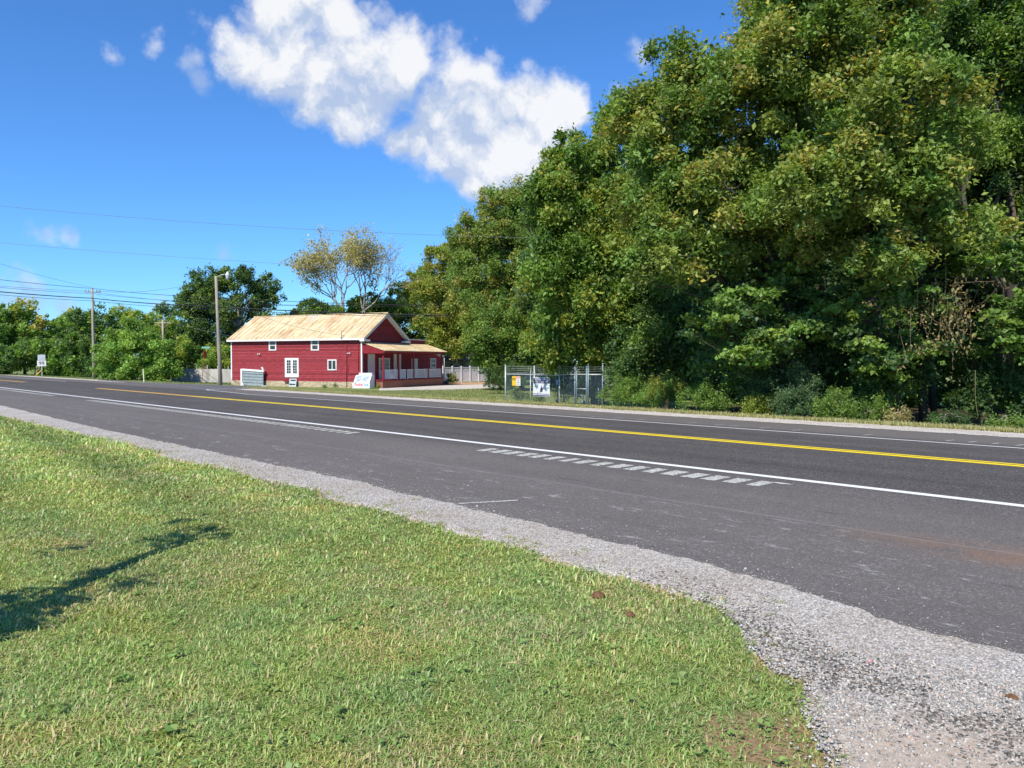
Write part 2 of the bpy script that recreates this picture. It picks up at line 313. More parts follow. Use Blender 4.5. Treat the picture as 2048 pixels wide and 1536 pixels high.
# ---------------------------------------------------------------- mesh helpers
class MB:
    def __init__(s): s.v = []; s.f = []
    def add(s, vs, fs):
        o = len(s.v); s.v += [tuple(map(float, x)) for x in vs]; s.f += [tuple(i + o for i in q) for q in fs]; return s
    def box(s, x0, x1, y0, y1, z0, z1):
        return s.add([(x0,y0,z0),(x1,y0,z0),(x1,y1,z0),(x0,y1,z0),(x0,y0,z1),(x1,y0,z1),(x1,y1,z1),(x0,y1,z1)],
                     [(0,3,2,1),(4,5,6,7),(0,1,5,4),(1,2,6,5),(2,3,7,6),(3,0,4,7)])
    def hexa(s, lo, hi):
        return s.add(list(lo) + list(hi), [(0,3,2,1),(4,5,6,7),(0,1,5,4),(1,2,6,5),(2,3,7,6),(3,0,4,7)])
    def prism(s, pts, d):   # polygon extruded by vector d
        n = len(pts); d = np.array(d); a = [np.array(p, float) for p in pts]
        return s.add(a + [p + d for p in a], [tuple(range(n - 1, -1, -1)), tuple(range(n, 2 * n))] + [(i, (i + 1) % n, n + (i + 1) % n, n + i) for i in range(n)])
    def tube(s, path, rad, n=8, cap=True):
        P = [np.array(p, float) for p in path]; rad = [rad] * len(P) if isinstance(rad, (int, float)) else rad
        vs = []; fs = []
        for i, p in enumerate(P):
            t = P[min(i + 1, len(P) - 1)] - P[max(i - 1, 0)]; t /= (np.linalg.norm(t) + 1e-9)
            a = np.cross(t, (0, 0, 1) if abs(t[2]) < .9 else (1, 0, 0)); a /= np.linalg.norm(a); b = np.cross(t, a)
            for k in range(n):
                w = 2 * math.pi * k / n; vs.append(p + rad[i] * (math.cos(w) * a + math.sin(w) * b))
        for i in range(len(P) - 1):
            for k in range(n): fs.append((i*n+k, i*n+(k+1)%n, (i+1)*n+(k+1)%n, (i+1)*n+k))
        if cap: fs.append(tuple(range(n - 1, -1, -1))); fs.append(tuple((len(P)-1)*n + k for k in range(n)))
        return s.add(vs, fs)
    def lathe(s, c, prof, n=14):
        vs = []; fs = []
        for (r, z) in prof:
            for k in range(n): w = 2*math.pi*k/n; vs.append((c[0]+r*math.cos(w), c[1]+r*math.sin(w), c[2]+z))
        for i in range(len(prof)-1):
            for k in range(n): fs.append((i*n+k, i*n+(k+1)%n, (i+1)*n+(k+1)%n, (i+1)*n+k))
        fs.append(tuple(range(n-1,-1,-1))); fs.append(tuple((len(prof)-1)*n+k for k in range(n))); return s.add(vs, fs)
    def build(s, name, mat, parent=None, smooth=False, bevel=0):
        me = bpy.data.meshes.new(name); me.from_pydata(s.v, [], s.f); me.update()
        me.materials.append(MATS[mat] if isinstance(mat, str) else mat)
        if smooth: me.polygons.foreach_set('use_smooth', [True] * len(me.polygons))
        o = bpy.data.objects.new(name, me); COL.objects.link(o); o.parent = parent
        if bevel: b = o.modifiers.new('bevel', 'BEVEL'); b.width = bevel; b.segments = 2; b.limit_method = 'ANGLE'
        return o
def tag(o, label, cat, group=None, kind=None):
    if label: o['label'] = label
    if cat: o['category'] = cat
    if group: o['group'] = group
    if kind: o['kind'] = kind
    return o
def struct(o): o['kind'] = 'structure'; return o
def empty(name, loc=(0, 0, 0), rz=0, label=None, cat=None, group=None):
    o = bpy.data.objects.new(name, None); COL.objects.link(o); o.location = tuple(map(float, loc)); o.rotation_euler = (0, 0, rz); o.empty_display_size = .2
    if label: tag(o, label, cat, group)
    return o
def text(body, size, loc, mat, parent, name='lettering', sx=1., ex=.003, align='CENTER', rz=0, tilt=0):
    c = bpy.data.curves.new(name, 'FONT'); c.body = body; c.size = size; c.align_x = align; c.align_y = 'CENTER'; c.extrude = ex; c.offset = size * .012
    t_ = bpy.data.objects.new('t', c); COL.objects.link(t_); me = bpy.data.meshes.new_from_object(t_.evaluated_get(bpy.context.evaluated_depsgraph_get())); bpy.data.objects.remove(t_)
    o = bpy.data.objects.new(name, me); COL.objects.link(o); me.materials.clear(); me.materials.append(MATS[mat]); o.parent = parent
    o.location = loc; o.rotation_euler = (math.pi / 2 + tilt, 0, rz); o.scale = (sx, 1, 1); return o
def npmesh(name, V, nper, mat, col=None, parent=None, tri=None):
    """V: (N*nper,3) verts of polygons with nper corners each, or tri index list"""
    me = bpy.data.meshes.new(name)
    nv = len(V); me.vertices.add(nv); me.vertices.foreach_set('co', V.astype(np.float32).ravel())
    if tri is None: idx = np.arange(nv, dtype=np.int32); k = nper
    else: idx = tri.astype(np.int32).ravel(); k = tri.shape[1]
    npoly = len(idx) // k
    me.loops.add(len(idx)); me.loops.foreach_set('vertex_index', idx)
    me.polygons.add(npoly); me.polygons.foreach_set('loop_start', np.arange(0, len(idx), k, dtype=np.int32)); me.polygons.foreach_set('loop_total', np.full(npoly, k, np.int32))
    if col is not None:
        a = me.color_attributes.new('Col', 'FLOAT_COLOR', 'POINT'); c4 = np.ones((nv, 4), np.float32); c4[:, :3] = col; a.data.foreach_set('color', c4.ravel())
    me.update(calc_edges=True); me.materials.append(MATS[mat])
    o = bpy.data.objects.new(name, me); COL.objects.link(o); o.parent = parent; return o
def unit(a): return a / (np.linalg.norm(a, axis=1, keepdims=True) + 1e-9)
def leaves(name, C, size, col, parent, droop=.35, up=.7, wid=.55, mat='leaf'):
    n = len(C); nr = unit(rng.normal(size=(n, 3)) * .75 + np.array([0, 0, up]) + SUN * .25)
    d = rng.normal(size=(n, 3)) + np.array([0, 0, -droop * 2]); d = unit(d - (d * nr).sum(1, keepdims=True) * nr); s = np.cross(nr, d)
    L = (size * np.clip(rng.lognormal(0, .38, n), .4, 1.9))[:, None]; w = L * wid * .5
    V = np.empty((n, 4, 3)); V[:, 0] = C - d * L * .5; V[:, 2] = C + d * L * .5
    V[:, 1] = C - s * w - d * L * .08 + nr * L * .08; V[:, 3] = C + s * w - d * L * .08 + nr * L * .08
    return npmesh(name, V.reshape(-1, 3), 4, mat, np.repeat(col, 4, axis=0), parent)
# leaf palettes (leaf colours as they are on the tree)
PAL = {
 'green':  [(0.138,0.246,0.040),(0.172,0.287,0.048),(0.109,0.199,0.041),(0.218,0.317,0.055)],
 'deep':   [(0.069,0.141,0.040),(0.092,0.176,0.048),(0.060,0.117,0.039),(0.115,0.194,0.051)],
 'olive':  [(0.190,0.282,0.055),(0.224,0.311,0.062),(0.155,0.264,0.053),(0.265,0.317,0.069),(0.167,0.282,0.055)],
 'autumn': [(0.299,0.340,0.069),(0.391,0.364,0.081),(0.483,0.399,0.075),(0.241,0.317,0.063),(0.265,0.317,0.063),(0.345,0.293,0.103)],
 'yellowgreen': [(.24,.31,.05),(.30,.36,.06),(.19,.28,.05),(.38,.36,.06)],
 'bright': [(.18,.31,.065),(.22,.36,.075),(.15,.26,.055),(.26,.36,.07)],
 'bluish': [(.10,.18,.08),(.13,.22,.095),(.085,.15,.072),(.12,.20,.07)],
 'gold':   [(.50,.43,.18),(.42,.38,.16),(.56,.48,.20),(.36,.34,.15)],
 'brown':  [(.30,.23,.10),(.38,.28,.12),(.26,.21,.09),(.21,.21,.09)],
}
def palette(name, n, cid=None, mixc=.75):
    P = np.array(PAL[name]); a = P[rng.integers(0, len(P), n)]
    if cid is not None:
        pc = P[rng.integers(0, len(P), cid.max() + 1)] * rng.uniform(.8, 1.2, (cid.max() + 1, 1)); a = a * (1 - mixc) + pc[cid] * mixc
    return a * rng.uniform(.72, 1.28, (n, 1))
def wob(a, b, n, amp):
    a = np.array(a, float); b = np.array(b, float); L = np.linalg.norm(b - a); out = []
    o1 = rng.normal(size=3) * amp * L; o2 = rng.normal(size=3) * amp * L * .6
    for i in range(n + 1):
        t = i / n; out.append(a + (b - a) * t + o1 * math.sin(math.pi * t) + o2 * math.sin(2 * math.pi * t))
    return out
def tree(name, label, cat, base, blobs, size, pal, K=4.5, group=None, trunk=.25, top=None, clump=None, bark='bark', droop=.4, limbs=True, thick=1.0, pal2=None, flat=.85, nsub=10, shell=.38, twig=True, wid=.55, zb=None, stems=1, up=.7):
    """base=(px,depth); blobs=[(px,py,rx,ry,depth offset)] in photograph pixels at that depth, each a real ellipsoid of foliage"""
    bpx, bd = base; B = W3(bpx, bd)
    if zb is not None: B[2] = zb
    root = empty(name, B, 0, label, cat, group)
    C_all = []; id_all = []; S = []; cid0 = 0; ctr = []
    for (px, py, rx, ry, do) in blobs:
        d = bd + do; c = W3(px, d, py=py); a = rx * d / f; b = ry * d / f; e = min(a, 1.6 * b) * thick
        Lp = size * f / d; n = int(K * math.pi * rx * ry / (.17 * Lp * Lp)); n = max(n, 60)
        cr = clump if clump else max(.28, min(.9, .16 * math.sqrt(a * b) + .2)); nc = max(8, int(5.5 * a * b / cr ** 2 * .36 + 5))
        u = unit(rng.normal(size=(nc, 3))); r = rng.random(nc) ** shell * rng.normal(1, .09, nc)
        cc = u * r[:, None]; cc = cc[:, :1] * a * R + cc[:, 1:2] * e * F + cc[:, 2:3] * np.array([0, 0, b])
        cw = c + cc; cw[:, 2] = np.maximum(cw[:, 2], B[2] + .15)
        idx = rng.integers(0, nc, n); g = rng.normal(size=(n, 3)) * cr * .55 * rng.uniform(.6, 1.3, nc)[idx][:, None]; g[:, 2] *= flat
        g[:, 2] -= .18 * (g[:, 0] ** 2 + g[:, 1] ** 2) / cr
        C_all.append(cw[idx] + g); id_all.append(idx + cid0); cid0 += nc; ctr.append((c, cw, (a, b)))
    C = np.concatenate(C_all); cid = np.concatenate(id_all); C[:, 2] = np.maximum(C[:, 2], B[2] + .03)
    col = palette(pal, len(C), cid)
    if pal2:
        p2, frac = pal2; sel = rng.random(cid.max() + 1) < frac; k = sel[cid] & (rng.random(len(C)) < .85); col[k] = palette(p2, k.sum())
    if group == G3 or group == 'shrubs by the side road': col = col * 1.3  # distance haze put into leaf colour: left horizon and side road foliage lightened
    C = C - B
    leaves('crown', C, size, col, root, droop=droop, wid=wid, up=up)
    zt_ = max(.5, min(c[2] for c, _, _ in ctr) - B[2]); mean = sum(c for c, _, _ in ctr) / len(ctr) - B
    tp = (np.array(W3(top[0], bd + (top[2] if len(top) > 2 else 0), py=top[1])) - B) if top else np.array([mean[0] * .6, mean[1] * .6, max(zt_ * .8, mean[2] * .45)])
    m = MB()
    for s_ in range(stems):
        off = np.array([0, 0, 0]) if s_ == 0 else rng.normal(size=3) * trunk * 1.5 * np.array([1, 1, 0])
        tpp = tp + off * 3; pth = wob(off + np.array([0, 0, -.15]), tpp, 7, .03)
        m.tube(pth, [trunk * (1.25 - .6 * i / 7) * (.8 if s_ else 1) for i in range(8)], 10)
    m.build('trunk', bark, root, True)
    if limbs:
        m = MB()
        for c, cw, (a, b) in ctr:
            e = c - B; st = tp * rng.uniform(.8, 1.0); r0 = trunk * .5
            pth = wob(st, e, 6, .06); m.tube(pth, [r0 * (1 - .6 * i / 6) for i in range(7)], 7)
            far = cw[rng.permutation(len(cw))[:nsub]] - B
            for q in far:
                s0 = pth[rng.integers(2, 7)]; p2 = wob(s0, q, 5, .09); rr = max(r0 * .32, .012)
                m.tube(p2, [rr * (1 - .8 * i / 5) for i in range(6)], 5)
                if twig:
                    for _ in range(2):
                        a0 = p2[rng.integers(2, 5)]; m.tube(wob(a0, a0 + unit(rng.normal(size=(1, 3)))[0] * min(a, b) * .35, 3, .1), [rr * .35, rr * .28, rr * .2, rr * .08], 4)
        m.build('limb', bark, root, True)
    return root
# ================================================================ SETTING
def grid(name, mat, xs, ysf, ny, dz, zf=None, sink=0):
    V = []; Fc = []; nx = len(xs)
    for x in xs:
        y0, y1 = ysf(x)
        for j in range(ny + 1):
            y = y0 + (y1 - y0) * j / ny; V.append((x, y, zs(y) + dz - (sink if j == 0 else 0)))
    for i in range(nx - 1):
        for j in range(ny): a = i * (ny + 1) + j; Fc.append((a, a + ny + 1, a + ny + 2, a + 1))
    return MB().add(V, Fc)
ys = sorted(set(list(np.linspace(-120, 4, 14)) + list(np.linspace(4, 45, 83)) + [60, 90, 150, 300, 600, 1200])); xs = list(np.linspace(-1200, -160, 12)) + list(np.linspace(-150, 60, 106)) + [100, 200, 400]
V = []; Fc = []
for x in xs:
    for y in ys: V.append((x, y, zs(y) - .02 - (.06 if 5.9 < y < 22.6 else 0) + (.015 * math.sin(x * .9) * math.sin(y * 1.3) if y > 25 else 0)))
for i in range(len(xs) - 1):
    for j in range(len(ys) - 1): a = i * len(ys) + j; Fc.append((a, a + len(ys), a + len(ys) + 1, a + 1))
struct(MB().add(V, Fc).build('ground', 'ground', None, True))
NLAW = [(0,832),(171,871),(307,903),(342,919),(444,934),(533,963),(642,979),(650,999),(674,1003),(768,1017),(834,1040),(932,1068),(1030,1091),(1147,1134),(1264,1154),(1342,1185),(1378,1195),(1436,1220),(1490,1257),(1506,1298),(1556,1348),(1622,1369),(1614,1430),(1647,1505),(1668,1536)]
lawn = sorted([tuple(G(*p)[:2]) for p in NLAW]); LX = np.array([-200, -60] + [p[0] for p in lawn] + [-1.3, -.6, 0.3, 60]); LY = np.array([6.2, 6.0] + [p[1] for p in lawn] + [2.6, 1.0, -8, -8])
NASP = [(0,811),(188,855.7),(325,884.7),(513,924),(700,961.6),(819,992),(951,1021),(1147,1068),(1400,1129),(1572,1174),(1780,1249),(1904,1282),(2048,1311)]
asp = sorted([tuple(G(*p)[:2]) for p in NASP]); AX = np.array([-200, -60] + [p[0] for p in asp] + [3, 60]); AY = np.array([7.3, 7.3] + [p[1] for p in asp] + [5.6, 5.6])
def jit(x, s=1.): return s * (.03 * math.sin(x * 27 + 1.3) + .05 * math.sin(x * 3.1) + .035 * math.sin(x * 7.7 + 1) + .025 * math.sin(x * 17.3 + 2) + .012 * math.sin(x * 41))
lawnY = lambda x: float(np.interp(x, LX, LY)) + jit(x, .6)
xr = list(np.arange(-260, -20, 1.0)) + list(np.arange(-20, 6, .06)) + list(np.arange(6, 60, 1.))
struct(grid('road', 'asphalt', list(np.arange(-260, -20, 2.)) + list(np.arange(-20, 8, .5)) + list(np.arange(8, 61, 2.)), lambda x: (float(np.interp(x, AX, AY)) - .22, 22.45), 88, 0).build('road', 'asphalt', None, True))
struct(grid('gravel_shoulder', 'gravel', xr, lambda x: (lawnY(x) - .06, float(np.interp(x, AX, AY)) + jit(x + 5, .5)), 10, .007, sink=.04).build('gravel_shoulder', 'gravel', None, True))
xf = list(np.arange(-53.5, 40, .12))
struct(grid('far_shoulder', 'gravel_far', xf, lambda x: (22.1 + jit(x + 9, 1.2), 23.75 + jit(x * .8, 2.0)), 4, .008).build('gravel_shoulder', 'gravel_far', None, True))
struct(grid('far_shoulder2', 'gravel_far', list(np.arange(-200, -72, .5)), lambda x: (22.2 + jit(x + 9, 1.2), 23.6 + jit(x * .8, 2)), 3, .008).build('gravel_shoulder', 'gravel_far', None, True))
def strip_px(name, mat, top, bot, dz, rows=6, step=6):
    x0 = top[0][0]; x1 = top[-1][0]; V = []; Fc = []; cols = np.arange(x0, x1 + .01, step)
    for px in cols:
        yt = np.interp(px, [p[0] for p in top], [p[1] for p in top]); yb = np.interp(px, [p[0] for p in bot], [p[1] for p in bot])
        gt = G(px, yt); gb = G(px, yb)
        for j in range(rows + 1): p = gt + (gb - gt) * j / rows; V.append((p[0], p[1], zs(p[1]) + dz))
    for i in range(len(cols) - 1):
        for j in range(rows): a = i * (rows + 1) + j; Fc.append((a, a + 1, a + rows + 2, a + rows + 1))
    return struct(MB().add(V, Fc).build(name, mat, None, True))
strip_px('side_road', 'asphalt_side', [(196,758.5),(290,765),(345,767),(440,770.3),(500,773),(556,775.6)], [(196,760.5),(290,768),(345,774),(415,781),(470,779),(556,776.6)], .012, 10, 5)
strip_px('gravel_verge', 'gravel_far', [(500,775.6),(545,775.8),(620,780),(700,786)], [(500,778),(545,779),(620,784.5),(700,789)], .016, 4, 5)
strip_px('parking_pad', 'concrete', [(758,776.5),(885,771),(1003,767.8)], [(758,781.5),(900,780.5),(1003,775)], .012, 6, 6)
strip_px('dirt_ground', 'clay', [(880,767),(905,765.2),(1025,763)], [(880,770.5),(905,770),(1025,767.6)], .016, 4, 6)
# lawn blades ---------------------------------------------------------------
def blades(name, P, h, w, col, lean=.8, mat='grass'):
    n = len(P); a = rng.uniform(0, 2 * math.pi, n); ld = np.stack([np.cos(a), np.sin(a), np.zeros(n)], 1); sd = np.stack([-np.sin(a), np.cos(a), np.zeros(n)], 1)
    tl = (lean * rng.uniform(.2, 1.3, n))[:, None]; h = h[:, None]; w = w[:, None]; up = np.array([0, 0, 1.])
    V = np.empty((n, 5, 3)); V[:, 0] = P - sd * w * .5; V[:, 1] = P + sd * w * .5
    mid = P + ld * h * tl * .45 + up * h * .6 * (1 - .3 * tl); V[:, 2] = mid + sd * w * .42; V[:, 3] = mid - sd * w * .42
    V[:, 4] = P + ld * h * tl * 1.05 + up * h * (1 - .55 * tl)
    b = np.arange(n)[:, None] * 5; tri = np.concatenate([np.concatenate([b, b + 1, b + 2], 1), np.concatenate([b, b + 2, b + 3], 1), np.concatenate([b + 3, b + 2, b + 4], 1)])
    o = npmesh(name, V.reshape(-1, 3), 3, mat, np.repeat(col, 5, axis=0), None, tri); return o
def vnoise(x, y, sc, seed):   # cheap smooth value noise
    r = np.random.default_rng(seed).random((64, 64)); u = x * sc; v = y * sc; i = np.floor(u).astype(int); j = np.floor(v).astype(int); fu = u - i; fv = v - j
    fu = fu * fu * (3 - 2 * fu); fv = fv * fv * (3 - 2 * fv); g = lambda a, b: r[a % 64, b % 64]
    return g(i, j) * (1 - fu) * (1 - fv) + g(i + 1, j) * fu * (1 - fv) + g(i, j + 1) * (1 - fu) * fv + g(i + 1, j + 1) * fu * fv
NB = 860000
d = 3.0 * (45 / 3.0) ** rng.random(NB) if False else None
u = rng.random(NB); dd = np.where(u < .24, 2.4 + 3.6 * rng.random(NB) ** .85, 6.0 * (42 / 6.0) ** ((u - .24) / .76))
xl = rng.uniform(-1.15, .5, NB); P = dd[:, None] * (xl[:, None] * R + F)
ly = np.interp(P[:, 0], LX, LY) + np.array([.05]) * np.sin(P[:, 0] * 5) + .05 * rng.exponential(1., NB) * (rng.random(NB) < .4) + .03 + .10 * (vnoise(P[:, 0], P[:, 1], 3.5, 5) - .5)
bare = (vnoise(P[:, 0], P[:, 1], 1.7, 1) + .5 * vnoise(P[:, 0], P[:, 1], 6, 2)) / 1.5
keep = (P[:, 1] < ly) & ((bare < .76) | (rng.random(NB) < .55))
# thin, bare earth at the tip of the drive
tipd = np.hypot(P[:, 0] + 1.95, P[:, 1] - 3.75); keep &= (tipd > .34) | (rng.random(NB) < .38)
ed_ = (ly - P[:, 1])[keep]; P = P[keep]; dd = dd[keep]; n = len(P); P[:, 2] = zs(P[:, 1]) - .025
h = rng.uniform(.02, .056, n) * (1 + .35 * (vnoise(P[:, 0], P[:, 1], 2.5, 3) > .6)) * np.clip(dd / 9, 1, 2.0); w = rng.uniform(.003, .0085, n) * np.clip(dd / 5.0, 1, 6)
big_ = rng.random(n) < .05; h[big_] *= 1.5; w[big_] *= 1.7
gP = np.array([(.24,.35,.085),(.32,.42,.13),(.18,.30,.065),(.38,.45,.17),(.29,.36,.10)]); col = gP[rng.integers(0, 5, n)] * rng.uniform(.7, 1.3, (n, 1))
dry = rng.random(n) < (.10 + .32 * np.clip(vnoise(P[:, 0], P[:, 1], 1.3, 4) * 1.9 - .85 + .5 * (vnoise(P[:, 0], P[:, 1], 5, 14) - .5), 0, 1)); dry |= (ed_ < .13) & (rng.random(n) < .75 * (vnoise(P[:, 0], P[:, 1], 2.3, 15) > .45)); col[dry] = np.array([(.48, .39, .20), (.42, .36, .17), (.54, .45, .26)])[rng.integers(0, 3, dry.sum())]
stp = np.sin((P[:, 1] * .92 + P[:, 0] * .06) * 3.4) * np.clip((dd - 7) / 6, 0, 1); col *= (1.16 + .24 * stp)[:, None]; col[:, 0] *= 1 + .04 * stp
col *= (.90 + .2 * vnoise(P[:, 0], P[:, 1], .8, 9))[:, None]
q_ = (vnoise(P[:, 0], P[:, 1], 1.6, 12) + vnoise(P[:, 0], P[:, 1], 4.1, 13)) / 2 - .5; col[:, 0] *= 1 - .28 * q_; col[:, 2] *= 1 + .3 * q_; col *= (1 - .3 * np.clip(q_, 0, 1))[:, None]
tag(blades('lawn_grass', P, h, w, col, 1.4), 'mown green lawn in the foreground beside the gravel shoulder', 'grass', kind='stuff')
# roadside dry grass on the far verge, and the grass in front of the red building
def verge(name, label, n, fx, hh, ww, pal, lean=.7):
    P = fx(n); P[:, 2] = zs(P[:, 1]) - .02; n = len(P); col = np.array(pal)[rng.integers(0, len(pal), n)] * rng.uniform(.75, 1.25, (n, 1))
    return tag(blades(name, P, rng.uniform(*hh, n), rng.uniform(*ww, n), col, lean), label, 'grass', kind='stuff')
def f1(n):
    X = rng.uniform(-52, 3, n); Y = 23.72 + rng.exponential(1.1, n); k = (Y < 28) & ((rng.random(n) < .55 + .45 * (vnoise(X, Y, .8, 8) > .45))); return np.stack([X[k], Y[k], 0 * X[k]], 1)
verge('roadside_grass', 'strip of dry tan and green grass between far gravel shoulder and the trees', 90000, f1, (.05, .20), (.008, .018), [(.48,.40,.19),(.30,.33,.10),(.20,.28,.07),(.55,.46,.25),(.40,.36,.15)])
def f2(n):
    px = rng.uniform(548, 1010, n); t = rng.random(n); top = np.interp(px, [548, 760, 1010], [777, 782, 776.5]); bot = np.interp(px, [548, 700, 1010], [778, 787, 803])
    py = top + (bot - top) * t; dn = np.interp(py, [772, 803], [64, 40]); P = []
    k = (px[:, None] - 1024) / f * R + F
    ds = dn.copy()
    for _ in range(14): ds = f * (H - zs(ds * k[:, 1])) / (py - HY)
    return k * ds[:, None]
verge('yard_grass', 'patchy green and tan grass in front of the red building', 60000, f2, (.05, .16), (.012, .03), [(.20,.27,.08),(.28,.29,.11),(.15,.24,.06),(.40,.35,.18)])
def f3(n):
    px = rng.uniform(-60, 465, n); top = np.interp(px, [-60, 100, 240, 345, 465], [744, 749, 757, 759, 761]); bot = np.interp(px, [-60, 100, 200, 345, 465], [748, 753.5, 758.5, 766, 770]); py = top + (bot - top) * rng.random(n)
    k = (px[:, None] - 1024) / f * R + F; ds = np.full(n, 80.)
    for _ in range(14): ds = f * (H - zs(ds * k[:, 1])) / (py - HY)
    return k * ds[:, None]
verge('yard_grass', 'green grass verge between side road, board fence and hedge', 45000, f3, (.05, .18), (.02, .045), [(.17,.25,.07),(.22,.27,.09),(.13,.22,.06),(.32,.30,.14)])
wc_ = []; ws_ = []
for _ in range(260):
    d_ = 3.3 * (16 / 3.3) ** random.random(); p = d_ * (random.uniform(-.75, .45) * R + F)
    if p[1] > float(np.interp(p[0], LX, LY)) - .05: continue
    k_ = random.randint(5, 16); wc_.append(np.array([p[0], p[1], float(zs(p[1])) + .018]) + rng.normal(size=(k_, 3)) * np.array([.045, .045, .008])); ws_ += [random.uniform(.016, .034)] * k_
wc_ = np.concatenate(wc_); wcol = np.array([(.20,.33,.08),(.24,.37,.10),(.30,.41,.12),(.17,.29,.07)])[rng.integers(0, 4, len(wc_))] * rng.uniform(.75, 1.2, (len(wc_), 1))
tag(leaves('lawn_weeds', wc_, np.array(ws_), wcol, None, droop=0, up=2.2, wid=.75, mat='grass'), 'low broad leaved weeds and clover dotted through the mown lawn', 'weeds', kind='stuff')
tc_ = []
for _ in range(170):
    x = random.uniform(-22, -1.4); c0 = np.array([x, float(np.interp(x, LX, LY)) + random.expovariate(6), 0]); m_ = random.randint(6, 26); tc_.append(c0 + rng.normal(size=(m_, 3)) * np.array([.035, .03, 0]))
tc_ = np.concatenate(tc_); tc_[:, 2] = zs(tc_[:, 1]); tn = len(tc_); tcol = np.array([(.24,.35,.085),(.32,.42,.13),(.50,.42,.22),(.55,.46,.26)])[rng.integers(0, 4, tn)] * rng.uniform(.7, 1.2, (tn, 1))
tag(blades('edge_grass', tc_, rng.uniform(.02, .07, tn), rng.uniform(.004, .009, tn), tcol, 1.4), 'stray grass tufts and straw creeping onto the near gravel shoulder', 'grass', kind='stuff')
# driveway stones -------------------------------------------------------------
def stones(name, label, P, s, col):
    n = len(P); base = np.array([(1,0,0),(-1,0,0),(0,1,0),(0,-1,0),(0,0,1),(0,0,-1)], float)
    V = base[None] * rng.uniform(.55, 1.2, (n, 6, 1)) + rng.normal(size=(n, 6, 3)) * .18; V[:, :, 2] *= .62
    a = rng.uniform(0, 6.283, n); c_, s_ = np.cos(a), np.sin(a); x = V[:, :, 0] * c_[:, None] - V[:, :, 1] * s_[:, None]; y = V[:, :, 0] * s_[:, None] + V[:, :, 1] * c_[:, None]
    V[:, :, 0] = x; V[:, :, 1] = y; V = V * s[:, None, None] + P[:, None, :]
    T = np.array([(0,2,4),(2,1,4),(1,3,4),(3,0,4),(2,0,5),(1,2,5),(3,1,5),(0,3,5)]); tri = (np.arange(n)[:, None, None] * 6 + T[None]).reshape(-1, 3)
    return tag(npmesh(name, V.reshape(-1, 3), 3, 'stones', np.repeat(col, 6, axis=0), None, tri), label, 'gravel', kind='stuff')
n = 330000; dd = 3.2 * (26 / 3.2) ** rng.random(n); xl = rng.uniform(-.75, .78, n); P = dd[:, None] * (xl[:, None] * R + F)
ly = np.interp(P[:, 0], LX, LY); ay = np.interp(P[:, 0], AX, AY); inside = (P[:, 1] > ly - .03 - .22 * (rng.random(n) < .05)) & (P[:, 1] < ay + .05 * rng.normal(size=n) + .03)
P = P[inside]; dd = dd[inside]; n = len(P); ly = ly[inside]; ay = ay[inside]
X, Y = P[:, 0], P[:, 1]; drive = np.clip((X + 4.6) / 2.2, 0, 1) * np.clip((ay - Y - .25) / .9, 0, 1)      # 1 where coarse stone lies
coarse = rng.random(n) < drive * (.35 + .65 * (vnoise(X, Y, 1.2, 21) > .35)); s = np.where(coarse, rng.uniform(.006, .015, n), rng.uniform(.0035, .0075, n)) * np.clip(dd / 6, 1, 2.2)
dusty = np.exp(-((X + 1.25) ** 2 / .45 + (Y - 4.0) ** 2 / .7)); k = (rng.random(n) > dusty * .93) & (rng.random(n) > .25 * (~coarse))
gc = np.array([(.48,.46,.43),(.55,.53,.49),(.38,.37,.35),(.62,.60,.56),(.50,.45,.38),(.27,.265,.26)])[rng.integers(0, 6, n)] * rng.uniform(.62, 1.02, (n, 1))
dark = np.exp(-((Y - (ay - .95 - .25 * (X + 3))) ** 2) / .10) * np.clip((X + 5) / 1.2, 0, 1) * (vnoise(X, Y, 2.2, 33) > .3); dk = rng.random(n) < dark * .6; gc[dk] *= .3
red = rng.random(n) < .05; gc[red] = gc[red] * np.array([1.15, .85, .7])
P[:, 2] = zs(Y) + .007 + s * .15
stones('loose_gravel', 'pale crushed stone spread along the near shoulder and drive entrance', P[k], s[k], gc[k])
n = 900; X = rng.uniform(-14, 0, n); ay = np.interp(X, AX, AY); Y = ay + rng.exponential(.35, n); P = np.stack([X, Y, zs(Y) + .004], 1)
stones('loose_gravel', 'scattered stray chips of stone lying on the near edge of the asphalt', P, rng.uniform(.003, .011, n) * (1 + (rng.random(n) < .04)), np.full((n, 3), .45) * rng.uniform(.6, 1.3, (n, 1)))
# ---------------------------------------------------------------- road markings
def line(name, x0, x1, y0, y1, mat, dz=.004, step=2.0, wav=0):
    xx = np.linspace(x0, x1, max(2, int((x1 - x0) / step) + 1)); m = MB(); V = []; Fc = []
    for x in xx: V += [(x, y0, zs(y0) + dz), (x, y1, zs(y1) + dz)]
    for i in range(len(xx) - 1): Fc.append((2*i, 2*i+2, 2*i+3, 2*i+1))
    return struct(m.add(V, Fc).build(name, mat))
line('edge_line', -250, 50, 9.53, 9.69, 'paint_white') if False else None
wl = [G(2048,1010)[1], G(1024,892)[1], G(300,809)[1]]
WY = 11.2
line('edge_line', -250, 50, WY - .08, WY + .08, 'paint_white')
for k_ in (-.19, .045):
    line('centre_line', -38, 50, 14.9 + k_, 14.9 + k_ + .145, 'paint_yellow'); line('centre_line', -53.6, -38, 14.9 + k_, 14.9 + k_ + .145, 'paint_orange'); line('centre_line', -250, -73, 14.9 + k_, 14.9 + k_ + .145, 'paint_orange')
V = [];  # far edge line curving into the side road
pth = [(50, 18.6)] + [(x, 18.6) for x in np.arange(48, -42, -2.)] + [tuple(G(*p)[:2]) for p in ((425,781.6),(415,780.6),(414,779.6),(428,778.8),(460,777.8),(500,777.2))]
